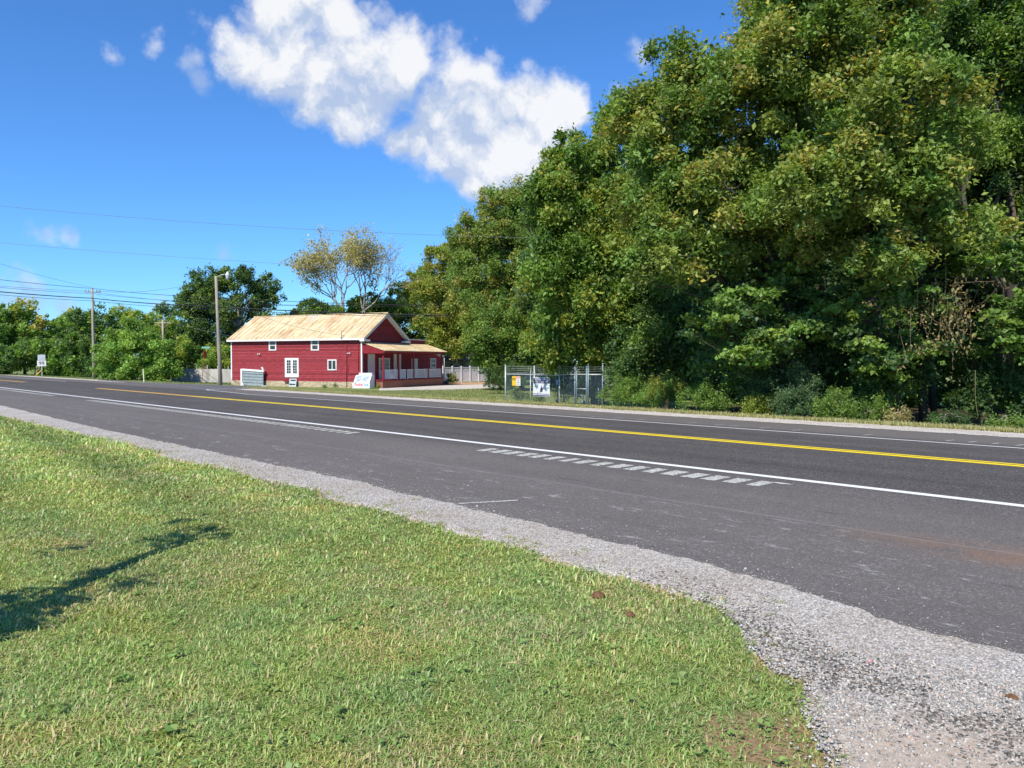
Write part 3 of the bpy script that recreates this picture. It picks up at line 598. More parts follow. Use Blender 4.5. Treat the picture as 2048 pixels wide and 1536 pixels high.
for i, p in enumerate(pth):
    a = np.array(pth[max(i-1,0)]); b = np.array(pth[min(i+1,len(pth)-1)]); t = (b - a) / np.linalg.norm(b - a); nn = np.array([-t[1], t[0]]) * .07
    for s_ in (1, -1): q = np.array(p) + nn * s_; V.append((q[0], q[1], zs(q[1]) + .016 if q[1] > 18.7 else zs(q[1]) + .004))
struct(MB().add(V, [(2*i, 2*i+2, 2*i+3, 2*i+1) for i in range(len(pth)-1)]).build('edge_line', 'paint_white'))
line('edge_line', -250, -76, 18.53, 18.67, 'paint_white')
m = MB()
def rumble(x0, x1, y0, y1, skew=.05, gap=.38, L=.24):
    for x in np.arange(x0, x1, gap):
        w_ = L * random.uniform(.85, 1.1); j = [random.uniform(-.02, .02) for _ in range(4)]
        m.add([(x + j[0], y0, zs(y0) + .004), (x + w_ + j[1], y0, zs(y0) + .004), (x + w_ + skew + j[2], y1, zs(y1) + .004), (x + skew + j[3], y1, zs(y1) + .004)], [(0, 1, 2, 3)])
rumble(-11.9, -5.6, 10.38, 10.80); rumble(-39.5, -17.0, 10.42, 10.78); rumble(-70, -46, 10.45, 10.78)
m.build('rumble_strip', 'milled')['kind'] = 'structure'
m = MB()
for x in np.arange(-44, 12, .46): 
    if random.random() < .55: m.add([(x, 19.3, zs(19.3) + .004), (x + .07, 19.3, zs(19.3) + .004), (x + .10, 19.75, zs(19.75) + .004), (x + .04, 19.75, zs(19.75) + .004)], [(0, 1, 2, 3)])
m.build('rumble_strip', 'milled')['kind'] = 'structure'
c0 = G(917, 1009); c1 = G(1035, 1003); t = (c1 - c0) / np.linalg.norm(c1 - c0); nn = np.array([-t[1], t[0], 0]) * .035
struct(MB().add([c0 - nn + [0,0,.005], c1 - nn + [0,0,.005], c1 + nn * 1.3 + [0,0,.005], c0 + nn + [0,0,.005]], [(0,1,2,3)]).build('chalk_mark', 'milled'))
c0 = G(1566, 968.5); pts = [c0 + np.array([math.cos(a) * .2 * random.uniform(.6, 1.1), math.sin(a) * .035 * random.uniform(.7, 1.3), .005]) for a in np.linspace(0, 6.28, 14)[:-1]]
struct(MB().add(pts, [tuple(range(13))]).build('paint_spill', 'paint_white'))
# ================================================================ RED BUILDING
P0 = W3(724, 76); GZ = -.95; cR = np.array([-.9135, .4067]); bL = np.array([.4067, .9135])
bw = bL[0] * R + bL[1] * F; HR = math.atan2(bw[1], bw[0])
HL = 'long red clapboard building with rusty tin roof and white railed porch'
hs_ = empty('red_building', (P0[0], P0[1], GZ), HR, HL, 'building')
def LW(px, py):     # long wall: returns y (along), z local
    r = (px - 1024) / f; L = -(14.8 + 76 * r) / (.9135 + .4067 * r); dp = 76 + .4067 * L; return L, H + (HY - py) * dp / f - GZ
def FW(px, py, p=0):  # front wall plane y=-p: returns x, z local
    r = (px - 1024) / f; a = -14.8 + .9135 * p; b = 76 - .4067 * p; t = (a - r * b) / (r * .9135 - .4067); dp = b + .9135 * t; return t, H + (HY - py) * dp / f - GZ
LEN = 16.8; WID = 7.8; ZE = 5.10; ZR = 7.58; ZS = .60
# walls: clapboards, each lapped over the one below
def claps(m, p0, p1, nrm, z0, z1f, step=.172, out=.034):
    p0 = np.array(p0, float); p1 = np.array(p1, float); nrm = np.array(nrm, float); z = z0; L = np.linalg.norm(p1 - p0); tt = (p1 - p0) / L
    while True:
        a, b = z1f(z + step * .5) 
        if a is None: break
        e = step
        q0 = p0 + tt * a; q1 = p0 + tt * b
        j = random.uniform(-.003, .006)
        lo0 = q0 + nrm * (out + j); lo1 = q1 + nrm * (out + j); hi0 = q0 + nrm * .004; hi1 = q1 + nrm * .004
        m.add([(*lo0, z), (*lo1, z), (*hi1, z + e), (*hi0, z + e), (*q0, z), (*q1, z)], [(0, 1, 2, 3), (4, 5, 1, 0)]); z += e
m = MB(); m.add([(0,0,ZS),(0,LEN,ZS),(WID,LEN,ZS),(WID,0,ZS),(0,0,ZE),(0,LEN,ZE),(WID,LEN,ZE),(WID,0,ZE),(WID/2,0,ZR-.1),(WID/2,LEN,ZR-.1)],
                [(0,1,5,4),(2,3,7,6),(0,4,8,7,3),(1,2,6,9,5)])
claps(m, (0, LEN), (0, 0), (-1, 0), ZS, lambda z: (0, LEN) if z < ZE - .02 else (None, None))
sl_ = (ZR - .12 - ZE) / (WID / 2)
claps(m, (0, 0), (WID, 0), (0, -1), ZS, lambda z: (None, None) if z > ZR - .25 else ((0, WID) if z < ZE else ((z - ZE) / sl_, WID - (z - ZE) / sl_)))
m.build('wall', 'siding', hs_)
MB().box(-.06, WID + .06, -.03, LEN + .06, -.3, ZS).build('foundation', 'stone', hs_)
# roof
rt = (ZR - 5.15) / (WID / 2)
def roofz(x): return 5.15 + rt * x if x < WID / 2 else 5.15 + rt * (WID - x)
ov = .38; y0r, y1r = -.55, LEN + .32
m = MB()
for s_ in (0, 1):
    xe = -ov if s_ == 0 else WID + ov; xm = WID / 2
    ze = 5.15 - rt * ov; A = [(xe, y0r, ze), (xe, y1r, ze), (xm, y1r, ZR), (xm, y0r, ZR)]
    if s_: A = A[::-1]
    m.add([(a, b, c + .05) for a, b, c in A] + [(a, b, c) for a, b, c in A], [(3,2,1,0),(4,5,6,7),(0,1,5,4),(1,2,6,5),(2,3,7,6),(3,0,4,7)])
    for y in np.arange(y0r + .3, y1r, .61):      # standing seams
        jz = .082 + random.uniform(-.006, .006)
        m.hexa([(xe, y-.018, ze+.03),(xm, y-.018, ZR+.03),(xm, y+.018, ZR+.03),(xe, y+.018, ze+.03)], [(xe, y-.018, ze+jz),(xm, y-.018, ZR+jz),(xm, y+.018, ZR+jz),(xe, y+.018, ze+jz)])
m.box(WID/2 - .12, WID/2 + .12, y0r - .01, y1r + .01, ZR + .03, ZR + .10)
m.build('roof', 'roof', hs_)
# fascia, rake boards with soffit, returns
m = MB(); ze = 5.15 - rt * ov
m.box(-ov - .03, -ov + .02, y0r + .02, y1r - .02, ze - .17, ze + .005); m.box(-ov + .022, -.03, y0r + .05, y1r - .05, ze - .13, ze - .08)
m.box(WID + ov - .02, WID + ov + .03, y0r + .02, y1r - .02, ze - .17, ze + .005)
m.build('fascia', 'white', hs_)
m = MB()
for sgn in (0, 1):
    X = lambda x: x if sgn == 0 else WID - x
    A = [(X(-ov), y0r + .01, ze - .02), (X(WID / 2), y0r + .01, ZR - .02), (X(WID / 2), y0r + .01, ZR - .24), (X(-ov), y0r + .01, ze - .24)]
    m.prism(A, (0, .04, 0))
    B_ = [(X(-ov + .02), y0r + .055, ze - .10), (X(WID / 2 - .01), y0r + .055, ZR - .10), (X(WID / 2 - .01), y0r + .055, ZR - .16), (X(-ov + .02), y0r + .055, ze - .16)]
    m.prism(B_, (0, .47, 0))
    xa, xb = sorted((X(-ov - .05), X(.62))); m.box(xa, xb, y0r - .02, -.035, ze - .30, ze - .10)
m.build('rake_trim', 'white', hs_)
MB().box(-.06, .09, -.06, .09, ZS + .01, ZE - .2).build('corner_board', 'white', hs_); MB().box(-.06, .09, LEN - .1, LEN + .05, ZS + .01, ZE - .2).build('corner_board', 'white', hs_)
# annex, wing
m = MB(); AX1 = 12.2; AZ = 4.98
m.box(WID + .01, AX1, .02, 4.5, ZS, AZ); claps(m, (WID + .02, .02), (AX1, .02), (0, -1), ZS, lambda z: (0, AX1 - WID - .02) if z < AZ - .1 else (None, None))
m.build('annex_wall', 'siding', hs_)
MB().box(WID + .35, AX1 + .1, -.12, 4.6, AZ + .003, AZ + .10).build('parapet_cap', 'white', hs_)
MB().box(WID + .065, 15.9, .0, 4.4, -.3, ZS - .003).build('foundation', 'brick', hs_)
m = MB(); m.prism([(AX1 + .01, .03, ZS), (15.7, .03, ZS), (15.7, .03, 3.15), (AX1 + .01, .03, 3.75)], (0, 4.2, 0))
claps(m, (AX1 + .02, .03), (15.7, .03), (0, -1), ZS, lambda z: (0, 3.66) if z < 3.1 else (None, None)); m.build('wing_wall', 'siding', hs_)
MB().prism([(AX1 + .05, -.35, 3.80), (16.05, -.35, 3.16), (16.05, -.35, 3.30), (AX1 + .05, -.35, 3.94)], (0, 4.7, 0)).build('wing_roof', 'white', hs_)
# windows and doors on the long wall
def win_long(pxa, pya, pxb, pyb, kind, name='window'):
    ya, z1 = LW(pxa, pya); yb, z0 = LW(pxb, pyb); y1, y0 = max(ya, yb), min(ya, yb); w_ = y1 - y0; h_ = z1 - z0; fr = .11; X0 = -.07
    o = MB(); 
    o.box(X0, -.005, y0, y0 + fr, z0, z1); o.box(X0, -.005, y1 - fr, y1, z0, z1); o.box(X0, -.005, y0 + fr, y1 - fr, z1 - fr, z1); o.box(X0 - .02, -.005, y0 + fr, y1 - fr, z0, z0 + fr)
    i0, i1, j0, j1 = y0 + fr, y1 - fr, z0 + fr, z1 - fr; X1 = -.05
    if kind == 'sash': o.box(X1, -.01, i0, i1, (j0 + j1) / 2 - .035, (j0 + j1) / 2 + .035); o.box(X1, -.012, i0, i0 + .05, j0, j1); o.box(X1, -.012, i1 - .05, i1, j0, j1)
    if kind == 'slider': o.box(X1, -.01, (i0 + i1) / 2 - .045, (i0 + i1) / 2 + .045, j0, j1)
    if kind == 'french':
        mid = (i0 + i1) / 2; o.box(X1, -.01, mid - .14, mid + .14, j0, j1); o.box(X1 - .002, -.012, i0, i1, j0, j0 + .28); o.box(X1 - .002, -.012, i0, i1, j1 - .12, j1)
        o.box(X1 - .003, -.013, i0, i0 + .12, j0 + .28, j1 - .12); o.box(X1 - .003, -.013, i1 - .12, i1, j0 + .28, j1 - .12)
        for (a, b) in ((i0 + .12, mid - .14), (mid + .14, i1 - .12)):
            o.box(-.045, -.015, (a + b) / 2 - .015, (a + b) / 2 + .015, j0 + .28, j1 - .12)
            for k in range(1, 5): zz = j0 + .28 + (j1 - j0 - .4) * k / 5; o.box(-.043, -.016, a, b, zz - .015, zz + .015)
    F_ = o.build(name, 'white', hs_)
    MB().box(-.034, -.028, i0, i1, j0, j1).build('pane', 'glass', F_)
    if kind == 'french': MB().tube([(-.09, (i0+i1)/2 - .05, j0 + .9), (-.09, (i0+i1)/2 - .05, j0 + 1.05)], .015).build('handle', 'black', F_)
    return F_
win_long(538.9, 680.3, 553.8, 701, 'sash'); win_long(623, 679, 639, 701, 'sash'); win_long(656, 719, 674, 740.6, 'slider')
win_long(570.8, 716, 598.2, 754.6, 'french', 'french_door')
ya, za = LW(571, 757.5); yb, zb = LW(583, 763); MB().box(-.32, -.035, yb, ya, zb - .02, zb + .12).build('door_step', 'red', hs_)
for (px, py) in ((520.6, 707.7), (700, 706)):
    y, z = LW(px, py); m = MB(); m.box(-.07, -.02, y - .05, y + .05, z - .06, z + .04); fl = m.build('floodlight', 'white', hs_)
    for dy in (-.13, .1): 
        a = np.array([-.08, y, z]); b = a + np.array([-.12, dy, -.02]); MB().tube([a, b, b + np.array([-.05, dy * .3, -.05])], [.02, .045, .075], 8).build('lamp_head', 'white', fl, True)
def pipe(pts, r, mat='red', name='conduit'): return MB().tube([(-.05 - r, *LW(*p)) for p in pts], r, 6).build(name, mat, hs_, True)
pipe([(694.5, 681), (694.5, 775)], .035); pipe([(718, 681), (718, 742)], .03); pipe([(697.5, 730), (697.5, 746), (699, 748), (712, 748), (715, 745)], .02)
y, z = LW(689, 677); MB().tube([(-.44, y, z - .1), (-.44, y, z + .75), (-.50, y + .05, z + .8)], .03, 8).build('service_mast', 'galv', hs_, True)
m = MB()
for k in range(3):
    y, z = LW(702 + 6 * k, 680); m.tube([(-.06, y, z), (-.09, y - .1, z - .12 - .05 * k), (-.07, y - .35, z - .2), (-.06, y - .6, z - .05)], .012, 5)
m.build('loose_cable', 'wire_grey', hs_)
# porch --------------------------------------------------------------------
PD = 2.32; PF = .80; PX1 = 11.95
MB().box(-.02, PX1 + .1, -PD - .1, -.062, -.3, PF - .1).build('porch_base', 'brick', hs_)
MB().box(-.08, PX1 + .16, -PD - .18, -.063, PF - .098, PF).build('porch_floor', 'red', hs_)
MB().box(PX1 + .18, PX1 + 1.9, -PD + .3, -.8, -.3, .42).build('porch_step', 'dark_wood', hs_)
for x in (.28, 2.95, 5.9, 8.85, PX1 - .1):
    m = MB(); m.box(x - .075, x + .075, -PD - .075, -PD + .075, PF + .002, 3.62); m.box(x - .10, x + .10, -PD - .10, -PD + .10, PF + .004, PF + .14); m.build('porch_post', 'red', hs_, bevel=.008)
def rail(xa, xb):
    m = MB(); z0 = PF + .1; z1 = PF + 1.02; m.box(xa, xb, -PD - .035, -PD + .035, z1 - .06, z1); m.box(xa, xb, -PD - .03, -PD + .03, z0, z0 + .06)
    n_ = int((xb - xa) / .155)
    for i in range(n_ + 1): x = xa + .02 + (xb - xa - .04) * i / n_; m.box(x - .02, x + .02, -PD - .02, -PD + .02, z0 + .061, z1 - .061)
    for x in (xa + .03, xb - .03): m.box(x - .03, x + .03, -PD - .028, -PD + .028, PF + .003, z0 - .001)
    m.build('railing', 'white', hs_)
rail(.36, 2.05 + .75); rail(3.35, 4.35); rail(4.65, 5.8); rail(6.0, 8.75); rail(8.97, PX1 - .2)
# end railing at far side
m = MB(); m.box(PX1 - .13, PX1 - .07, -PD + .1, -.07, PF + .96, PF + 1.02); m.box(PX1 - .13, PX1 - .07, -PD + .1, -.07, PF + .1, PF + .16)
for i in range(14): y = -PD + .15 + i * .155; m.box(PX1 - .12, PX1 - .08, y - .02, y + .02, PF + .161, PF + .959)
m.build('railing', 'white', hs_)
# porch roof: rusty tin slab, red end gable board, beam
zw = 4.50; zo = 3.66; PO = -PD - .42; x0p, x1p = -.12, PX1 + .45
m = MB(); m.add([(x0p, PO, zo), (x1p, PO, zo), (x1p, -.06, zw), (x0p, -.06, zw), (x0p, PO, zo + .05), (x1p, PO, zo + .05), (x1p, -.06, zw + .05), (x0p, -.06, zw + .05)], [(0,3,2,1),(4,5,6,7),(0,1,5,4),(1,2,6,5),(2,3,7,6),(3,0,4,7)])
for x in np.arange(x0p + .3, x1p, .61): m.hexa([(x-.018, PO, zo+.04),(x+.018, PO, zo+.04),(x+.018, -.06, zw+.04),(x-.018, -.06, zw+.04)], [(x-.018, PO, zo+.08),(x+.018, PO, zo+.08),(x+.018, -.06, zw+.08),(x-.018, -.06, zw+.08)])
m.build('porch_roof', 'roof', hs_)
MB().box(.12, x1p - .3, -PD - .09, -PD + .09, 3.45, 3.66).build('porch_beam', 'red', hs_)
m = MB(); m.prism([(-.05, -.05, 3.42), (-.05, -.05, zw - .02), (-.05, PO + .06, zo - .01), (-.05, PO + .06, 3.52), (-.05, -PD, 3.42)], (.06, 0, 0)); m.build('porch_gable', 'red', hs_)
m = MB(); m.prism([(PX1 + .02, -.05, 3.42), (PX1 + .02, -.05, zw - .02), (PX1 + .02, PO + .06, zo - .01), (PX1 + .02, PO + .06, 3.52), (PX1 + .02, -PD, 3.42)], (.06, 0, 0)); m.build('porch_gable', 'red', hs_)
def door_front(xa, xb, z0, z1, mat='white', panes=False, name='door'):
    m = MB(); m.box(xa, xb, -.075, -.03, z0, z1); o = m.build(name, mat, hs_)
    if panes:
        for (a, b) in ((xa + .25, (xa + xb) / 2 - .12), ((xa + xb) / 2 + .12, xb - .25)):
            MB().box(a, b, -.085, -.076, z1 - 1.25, z1 - .15).build('pane', 'glass', o)
            g = MB()
            for k in (1, 2): x = a + (b - a) * k / 3; g.box(x - .015, x + .015, -.10, -.0855, z1 - 1.25, z1 - .15)
            for k in (1, 2): z = z1 - 1.25 + 1.1 * k / 3; g.box(a, b, -.095, -.086, z - .015, z + .015)
            g.build('glazing_bar', 'white', o)
    return o
door_front(.95, 2.15, PF + .01, 3.38); door_front(2.9, 4.9, PF + .01, 3.0, 'white', True)
door_front(5.65, 6.2, PF + .01, 3.42, name='shutter_panel'); door_front(6.75, 7.05, PF + .01, 3.42, name='shutter_panel'); door_front(9.75, 10.5, PF + .01, 2.95); door_front(9.25, 9.35, PF + .01, 2.95, name='door_casing')
a, z1 = FW(859.8, 716.5); b, z0 = FW(870.8, 736.3); m = MB(); m.box(a, a+.12, -.09, .0, z0, z1); m.box(b-.12, b, -.09, 0, z0, z1); m.box(a+.12, b-.12, -.09, 0, z1-.1, z1); m.box(a+.12, b-.12, -.10, 0, z0, z0+.1); m.box(a+.12, b-.12, -.08, -.01, (z0+z1)/2-.05, (z0+z1)/2+.05)
o = m.build('window', 'white', hs_); MB().box(a+.12, b-.12, -.045, -.04, z0+.1, z1-.1).build('pane', 'glass', o)
MB().tube([(15.95, -.4, 3.05), (15.95, -.4, .1)], .05, 8).build('downpipe', 'white', hs_)
def HWp(x, y, z=0): return np.array([P0[0] + x * math.cos(HR) - y * math.sin(HR), P0[1] + x * math.sin(HR) + y * math.cos(HR), GZ + z])
# ice box ---------------------------------------------------------------------
ya, _ = LW(706, 777); pb = HWp(-1.1, .20); ib = empty('ice_merchandiser', (pb[0], pb[1], GZ), HR - math.pi / 2, 'white ice merchandiser with two sloped doors and red and blue lettering at building corner', 'ice freezer')
# local: front faces -Y when rz = HR-90deg puts local x along -long wall
iw, idp, ih = 1.85, .85, 1.30
m = MB(); m.prism([(0, 0, .02), (0, 0, .72), (0, .38, ih), (0, idp, ih), (0, idp, .02)], (iw, 0, 0)); m.build('body', 'icebox', ib, bevel=.02)
MB().box(.3, iw - .05, .42, idp - .1, ih + .003, ih + .22).build('cooling_unit', 'icebox', ib, bevel=.02)
sl2 = (ih - .72) / .38
for k in (0, 1):
    xa = .13 + k * .82; xb = xa + .66
    o = MB().hexa([(xa, .05 - .02, .80), (xb, .05 - .02, .80), (xb, .05 + .02, .80), (xa, .05 + .02, .80)], [(xa, .305, 1.22), (xb, .305, 1.22), (xb, .345, 1.22), (xa, .345, 1.22)]).build('door', 'icebox_grey', ib, bevel=.008)
    MB().box(xa + .3, xa + .42, -.03, 0.03, .79, .82).build('handle', 'black', o)
text('Reddy', .42, (.60, -.006, .38), 'print_red', ib, sx=.95); text('Ice', .42, (1.46, -.006, .38), 'print_blue', ib, sx=1.0)
m = MB(); 
m.box(-.28, -.03, .15, .75, .02, .55); tag(None or m.build('side_unit', 'white', ib), None, None)
# small white and grey sign leaning below the french doors
y, z = LW(591, 767.7); p = HWp(-.5, y); sg = empty('leaning_sign', (p[0], p[1], GZ + .02), HR - math.pi / 2, 'small grey and white yard sign leaning under the french doors', 'sign')
MB().hexa([(-.45, 0, 0), (.45, 0, 0), (.45, .04, 0), (-.45, .04, 0)], [(-.5, .18, .85), (.42, .18, .85), (.42, .22, .85), (-.5, .22, .85)]).build('board', 'sign_grey', sg)
m = MB(); m.box(-.33, .33, .115, .15, .62, .74); m.box(-.38, -.1, .02, .06, .20, .34); m.box(-.06, .34, .02, .06, .22, .32); m.build('print', 'black', sg)
# upturned slatted panel box by the left of the long wall
ya, za = LW(489, 772); yb, zb = LW(533, 772); p = HWp(-.55, ya); L_ = ya - yb
pb_ = empty('slatted_panel', (p[0], p[1], GZ), HR - math.pi / 2, 'blue grey slatted panel in white frame leaning on the red long wall', 'panel')
m = MB()
for k in range(5): z = .12 + k * .31; m.hexa([(.2, .04, z), (L_ , .04, z - .05), (L_, .10, z - .05), (.2, .10, z)], [(.2, .10, z + .29), (L_, .10, z + .24), (L_, .12, z + .24), (.2, .12, z + .29)])
m.build('slat', 'slate', pb_)
m = MB(); m.box(-.02, .2, -.02, .16, 0, 1.85); m.hexa([(.2, 0, 1.67), (L_ + .1, 0, 1.52), (L_ + .1, .16, 1.52), (.2, .16, 1.67)], [(.2, 0, 1.87), (L_ + .1, 0, 1.72), (L_ + .1, .16, 1.72), (.2, .16, 1.87)])
m.hexa([(L_ + .02, -.04, 1.72), (L_ + .16, -.04, 1.66), (L_ + .16, .1, 1.66), (L_ + .02, .1, 1.72)], [(L_ - .22, -.04, 2.02), (L_ - .05, -.04, 2.06), (L_ - .05, .1, 2.06), (L_ - .22, .1, 2.02)]); m.build('frame', 'white', pb_)
MB().tube([(.45, -.3, .42), (.8, -.45, .02)], .05, 6).build('loose_board', 'white', pb_); MB().tube([(L_ + .1, -.3, .06), (L_ + .7, -.35, .1), (L_ + .85, -.5, -.02)], .04, 6).build('loose_board', 'white', pb_)
# ================================================================ POLES, SIGNS, WIRES
def pole(name, label, cat, px, pyb, pyt, depth, r=.15, lean=0, mat='pole'):
    b = W3(px, depth, py=pyb); b[2] = min(b[2], zs(b[1])); tpz = H + (HY - pyt) * depth / f; e = empty(name, b, 0, label, cat, 'utility poles')
    tp = R * lean + np.array([0, 0, tpz - b[2]]); MB().tube([(0, 0, -.4), tuple(tp * .33), tuple(tp * .66), tuple(tp)], [r * 1.15, r, r * .85, r * .72], 12).build('pole', mat, e, True); return e, b, tp
eL, bLp, tL = pole('utility_pole', 'grey wooden utility pole with short crossarm at far left of the road', 'utility pole', 188, 757, 576, 90, .17, -.06)
m = MB(); zc = tL[2] - .55; m.add(*(lambda: (lambda a: ([], []))(0))()) if False else None
def arm(e, z, half, mat='pole', t=.06, tilt=0):
    p = -R * half + np.array([0, 0, z - tilt]); q = R * half + np.array([0, 0, z + tilt]); return MB().tube([p, q], t, 6).build('crossarm', mat, e)
arm(eL, tL[2] - .5, .95)
for s_ in (-.85, -.45, .45, .85): MB().lathe(tuple(R * s_ + np.array([0, 0, tL[2] - .44])), [(.03, 0), (.06, .06), (.03, .1), (.05, .16), (.02, .2)], 8).build('insulator', 'wire_grey', eL)
m = MB(); m.tube([tuple(R * .1 + np.array([0, 0, tL[2] - 1.5])), tuple(R * .12 + np.array([0, 0, tL[2] - 2.1]))], .1, 8); m.build('cable_splice', 'wire_grey', eL)
eP, bP, tP = pole('utility_pole', 'weathered leaning pole with a street lamp beside the red building', 'utility pole', 441, 768, 553, 68, .16, -.31)
a = tP * .985; pts = [a, a + R * .45 + np.array([0, 0, .25]), a + R * .95 + np.array([0, 0, .32])]
o = MB().tube(pts, .035, 8).build('lamp_arm', 'galv', eP, True); h_ = pts[-1]
lm = MB().lathe(tuple(h_ + R * .08), [(.05, .22), (.09, .14), (.16, .05), (.19, -.12), (.17, -.2)], 12).build('lamp_head', 'sign_white', eP, True)
MB().lathe(tuple(h_ + R * .08), [(.16, -.205), (.15, -.32), (.09, -.5), (.03, -.54)], 12).build('lens', 'pale_pane', lm, True)
eB, bB, tB = pole('utility_pole', 'small distant pole with wide crossarm standing in the hedge trees', 'utility pole', 327, 702, 640, 93, .16)
arm(eB, tB[2] - .35, .95, 'pole', .07)
m = MB()
for s_ in (-1, 1): m.tube([tuple(R * .75 * s_ + np.array([0, 0, tB[2] - .38])), (0, 0, tB[2] - 1.05)], .035, 5)
m.build('brace', 'pole', eB)
def wire(label, pts, r=.018, mat='wire', sag=None):
    """pts = (px,py,depth) support points in order"""
    P = [W3(a, d_, py=b) for a, b, d_ in pts]; path = []
    for i in range(len(P) - 1):
        L = np.linalg.norm(P[i + 1] - P[i]); sg_ = (.012 * L if sag is None else sag)
        for k in range(12 + (i == len(P) - 2)): t = k / 12; path.append(P[i] + (P[i + 1] - P[i]) * t - np.array([0, 0, 4 * sg_ * t * (1 - t)]))
    o = MB().tube(path, r, 5).build('overhead_wire', mat); return tag(o, label, 'wire', 'overhead wires')
wire('high faint single wire crossing the open sky from left edge to the trees', [(-150, 398, 60), (1100, 478, 64)], .014, 'wire_grey', .55)
wire('second faint wire below the highest one, ending behind the gold tree', [(-150, 472, 78), (1000, 548, 84)], .015, 'wire_grey', .5)
wire('thin wire slanting down to the top of the far left pole', [(-120, 488, 58), (188, 576, 90)], .012, 'wire_grey', .25)
wire('wire on the upper level of the far left pole passing over the red roof ridge', [(-150, 541, 62), (188, 577.5, 90), (437, 596, 67.9), (900, 612, 70)], .022, 'wire', .12)
wire('wire along the left arm of the crossarm on the far left pole', [(-150, 558, 63), (176, 583, 89.5), (437, 610, 67.9), (900, 606, 80)], .014, 'wire', .14)
wire('wire just under the crossarm of the far left pole', [(-150, 560, 60), (190, 588, 90), (437, 606, 67.9), (900, 612, 72)], .016, 'wire', .14)
wire('thickest black cable strung below the crossarm between the two near poles', [(-150, 569, 60), (188, 597, 89.8), (437, 614, 67.9), (900, 631, 68)], .045, 'wire', .12)
wire('lowest wire strung beneath the thick black cable', [(-150, 575, 60), (188, 602, 89.8), (437, 619, 67.9), (900, 634, 68)], .02, 'wire', .14)
wire('wire rising right from the far left pole toward the dark tree', [(196, 583, 90), (390, 569, 84)], .013, 'wire', .4)
wire('thin pale wire sloping from the far left pole into the hedge', [(196, 590, 90), (335, 640, 104)], .010, 'wire_grey', .1)
wire('service wire dropping across the tin roof to the mast on the wall', [(441, 600, 67.9), (689, 671, 76.5)], .012, 'wire', .5)
wire('low thin wire from the hedge to the left eave of the red building', [(300, 630, 100), (460, 672, 82)], .010, 'wire_grey', .2)
# route marker 99
b = W3(84, 105); sg = empty('route_sign', b, YAW + .15, 'white route marker reading 99 under a blank pale plate at far left roadside', 'road sign'); k_ = 105 / f
MB().box(-.06, .06, -.04, .04, -.3, 43 * k_).build('post', 'galv', sg)
MB().box(-8.4 * k_, 8.4 * k_, -.07, -.045, 19.5 * k_, 30.8 * k_).build('marker_plate', 'sign_white', sg, bevel=.004)
o = MB().box(-7 * k_, 7 * k_, -.07, -.045, 31.3 * k_, 42.5 * k_).build('direction_plate', 'sign_grey', sg); MB().box(-5 * k_, 5 * k_, -.078, -.071, 33 * k_, 41 * k_).build('direction_panel', 'pale_pane', sg)
text('99', 9.5 * k_, (0, -.075, 25.2 * k_), 'black', sg, sx=1.1)
MB().tube([(0, -.05, 12 * k_), (-10 * k_, -.3, 0.02)], .07, 6).build('yellow_guy_guard', 'yellow', sg)
b = W3(288, 74.5); e = empty('marker_post', b, 0, 'slim cream marker post standing at the hedge by the side road', 'marker post')
MB().tube([(0, 0, -.2), tuple(-R * .06 + np.array([0, 0, 1.15]))], .06, 8).build('post', 'delineator', e); MB().lathe(tuple(-R * .061 + np.array([0, 0, 1.15])), [(.065, 0), (.06, .05), (.02, .07)], 8).build('cap', 'delineator', e)
b = W3(402.5, 74.3); e = empty('street_sign', b, YAW, 'green street name blade above an edge-on stop sign on a thin leaning post', 'street sign'); kk = 74.3 / f
tp = np.array([9 * kk, 0, 70 * kk]); MB().tube([(0, 0, -.2), tuple(tp)], .03, 6).build('post', 'sign_red', e)
MB().box(tp[0] - 8 * kk, tp[0] + 9 * kk, -.02, .02, tp[2] + .02, tp[2] + .22).build('name_blade', 'sign_green', e)
m = MB()
for a_, w_ in ((-6.2, 1.2), (-2.6, 1.6), (.6, 1.4), (4.0, .9), (6, 1.2)): m.box(tp[0] + a_ * kk, tp[0] + (a_ + w_) * kk, -.026, -.021, tp[2] + .07, tp[2] + .17)
m.build('lettering', 'sign_white', e)
c_ = tp * .84; pts = [c_ + np.array([.035 * math.cos(a), .38 * math.cos(a), .38 * math.sin(a)]) for a in np.linspace(0, 2 * math.pi, 9)[:-1] + math.pi / 8]
MB().prism([p + np.array([.0, 0, 0]) for p in pts], (.03, -.006, 0)).build('stop_plate', 'sign_red', e)
# weathered board fence
p0 = W3(343, 88); p1 = W3(466, 86); t = p1 - p0; L = np.hypot(t[0], t[1]); e = empty('board_fence', (p0[0], p0[1], zs(p0[1])), math.atan2(t[1], t[0]), 'weathered grey vertical board fence left of the red building', 'fence')
m = MB(); x = 0
while x < L: w_ = random.uniform(.12, .16); m.box(x, x + w_ - .008, random.uniform(0, .008), .028, .0, 1.50 + random.uniform(-.04, .03)); x += w_
m.build('board', 'wood_grey', e)
m = MB(); m.box(0, L, .03, .07, .35, .44); m.box(0, L, .03, .07, 1.15, 1.24); m.build('rail', 'wood_grey', e)
for x in np.arange(.6, L, 1.35): MB().box(x - .05, x + .05, .072, .17, -.2, 1.85 + random.uniform(-.1, .2)).build('post', 'wood_grey', e)
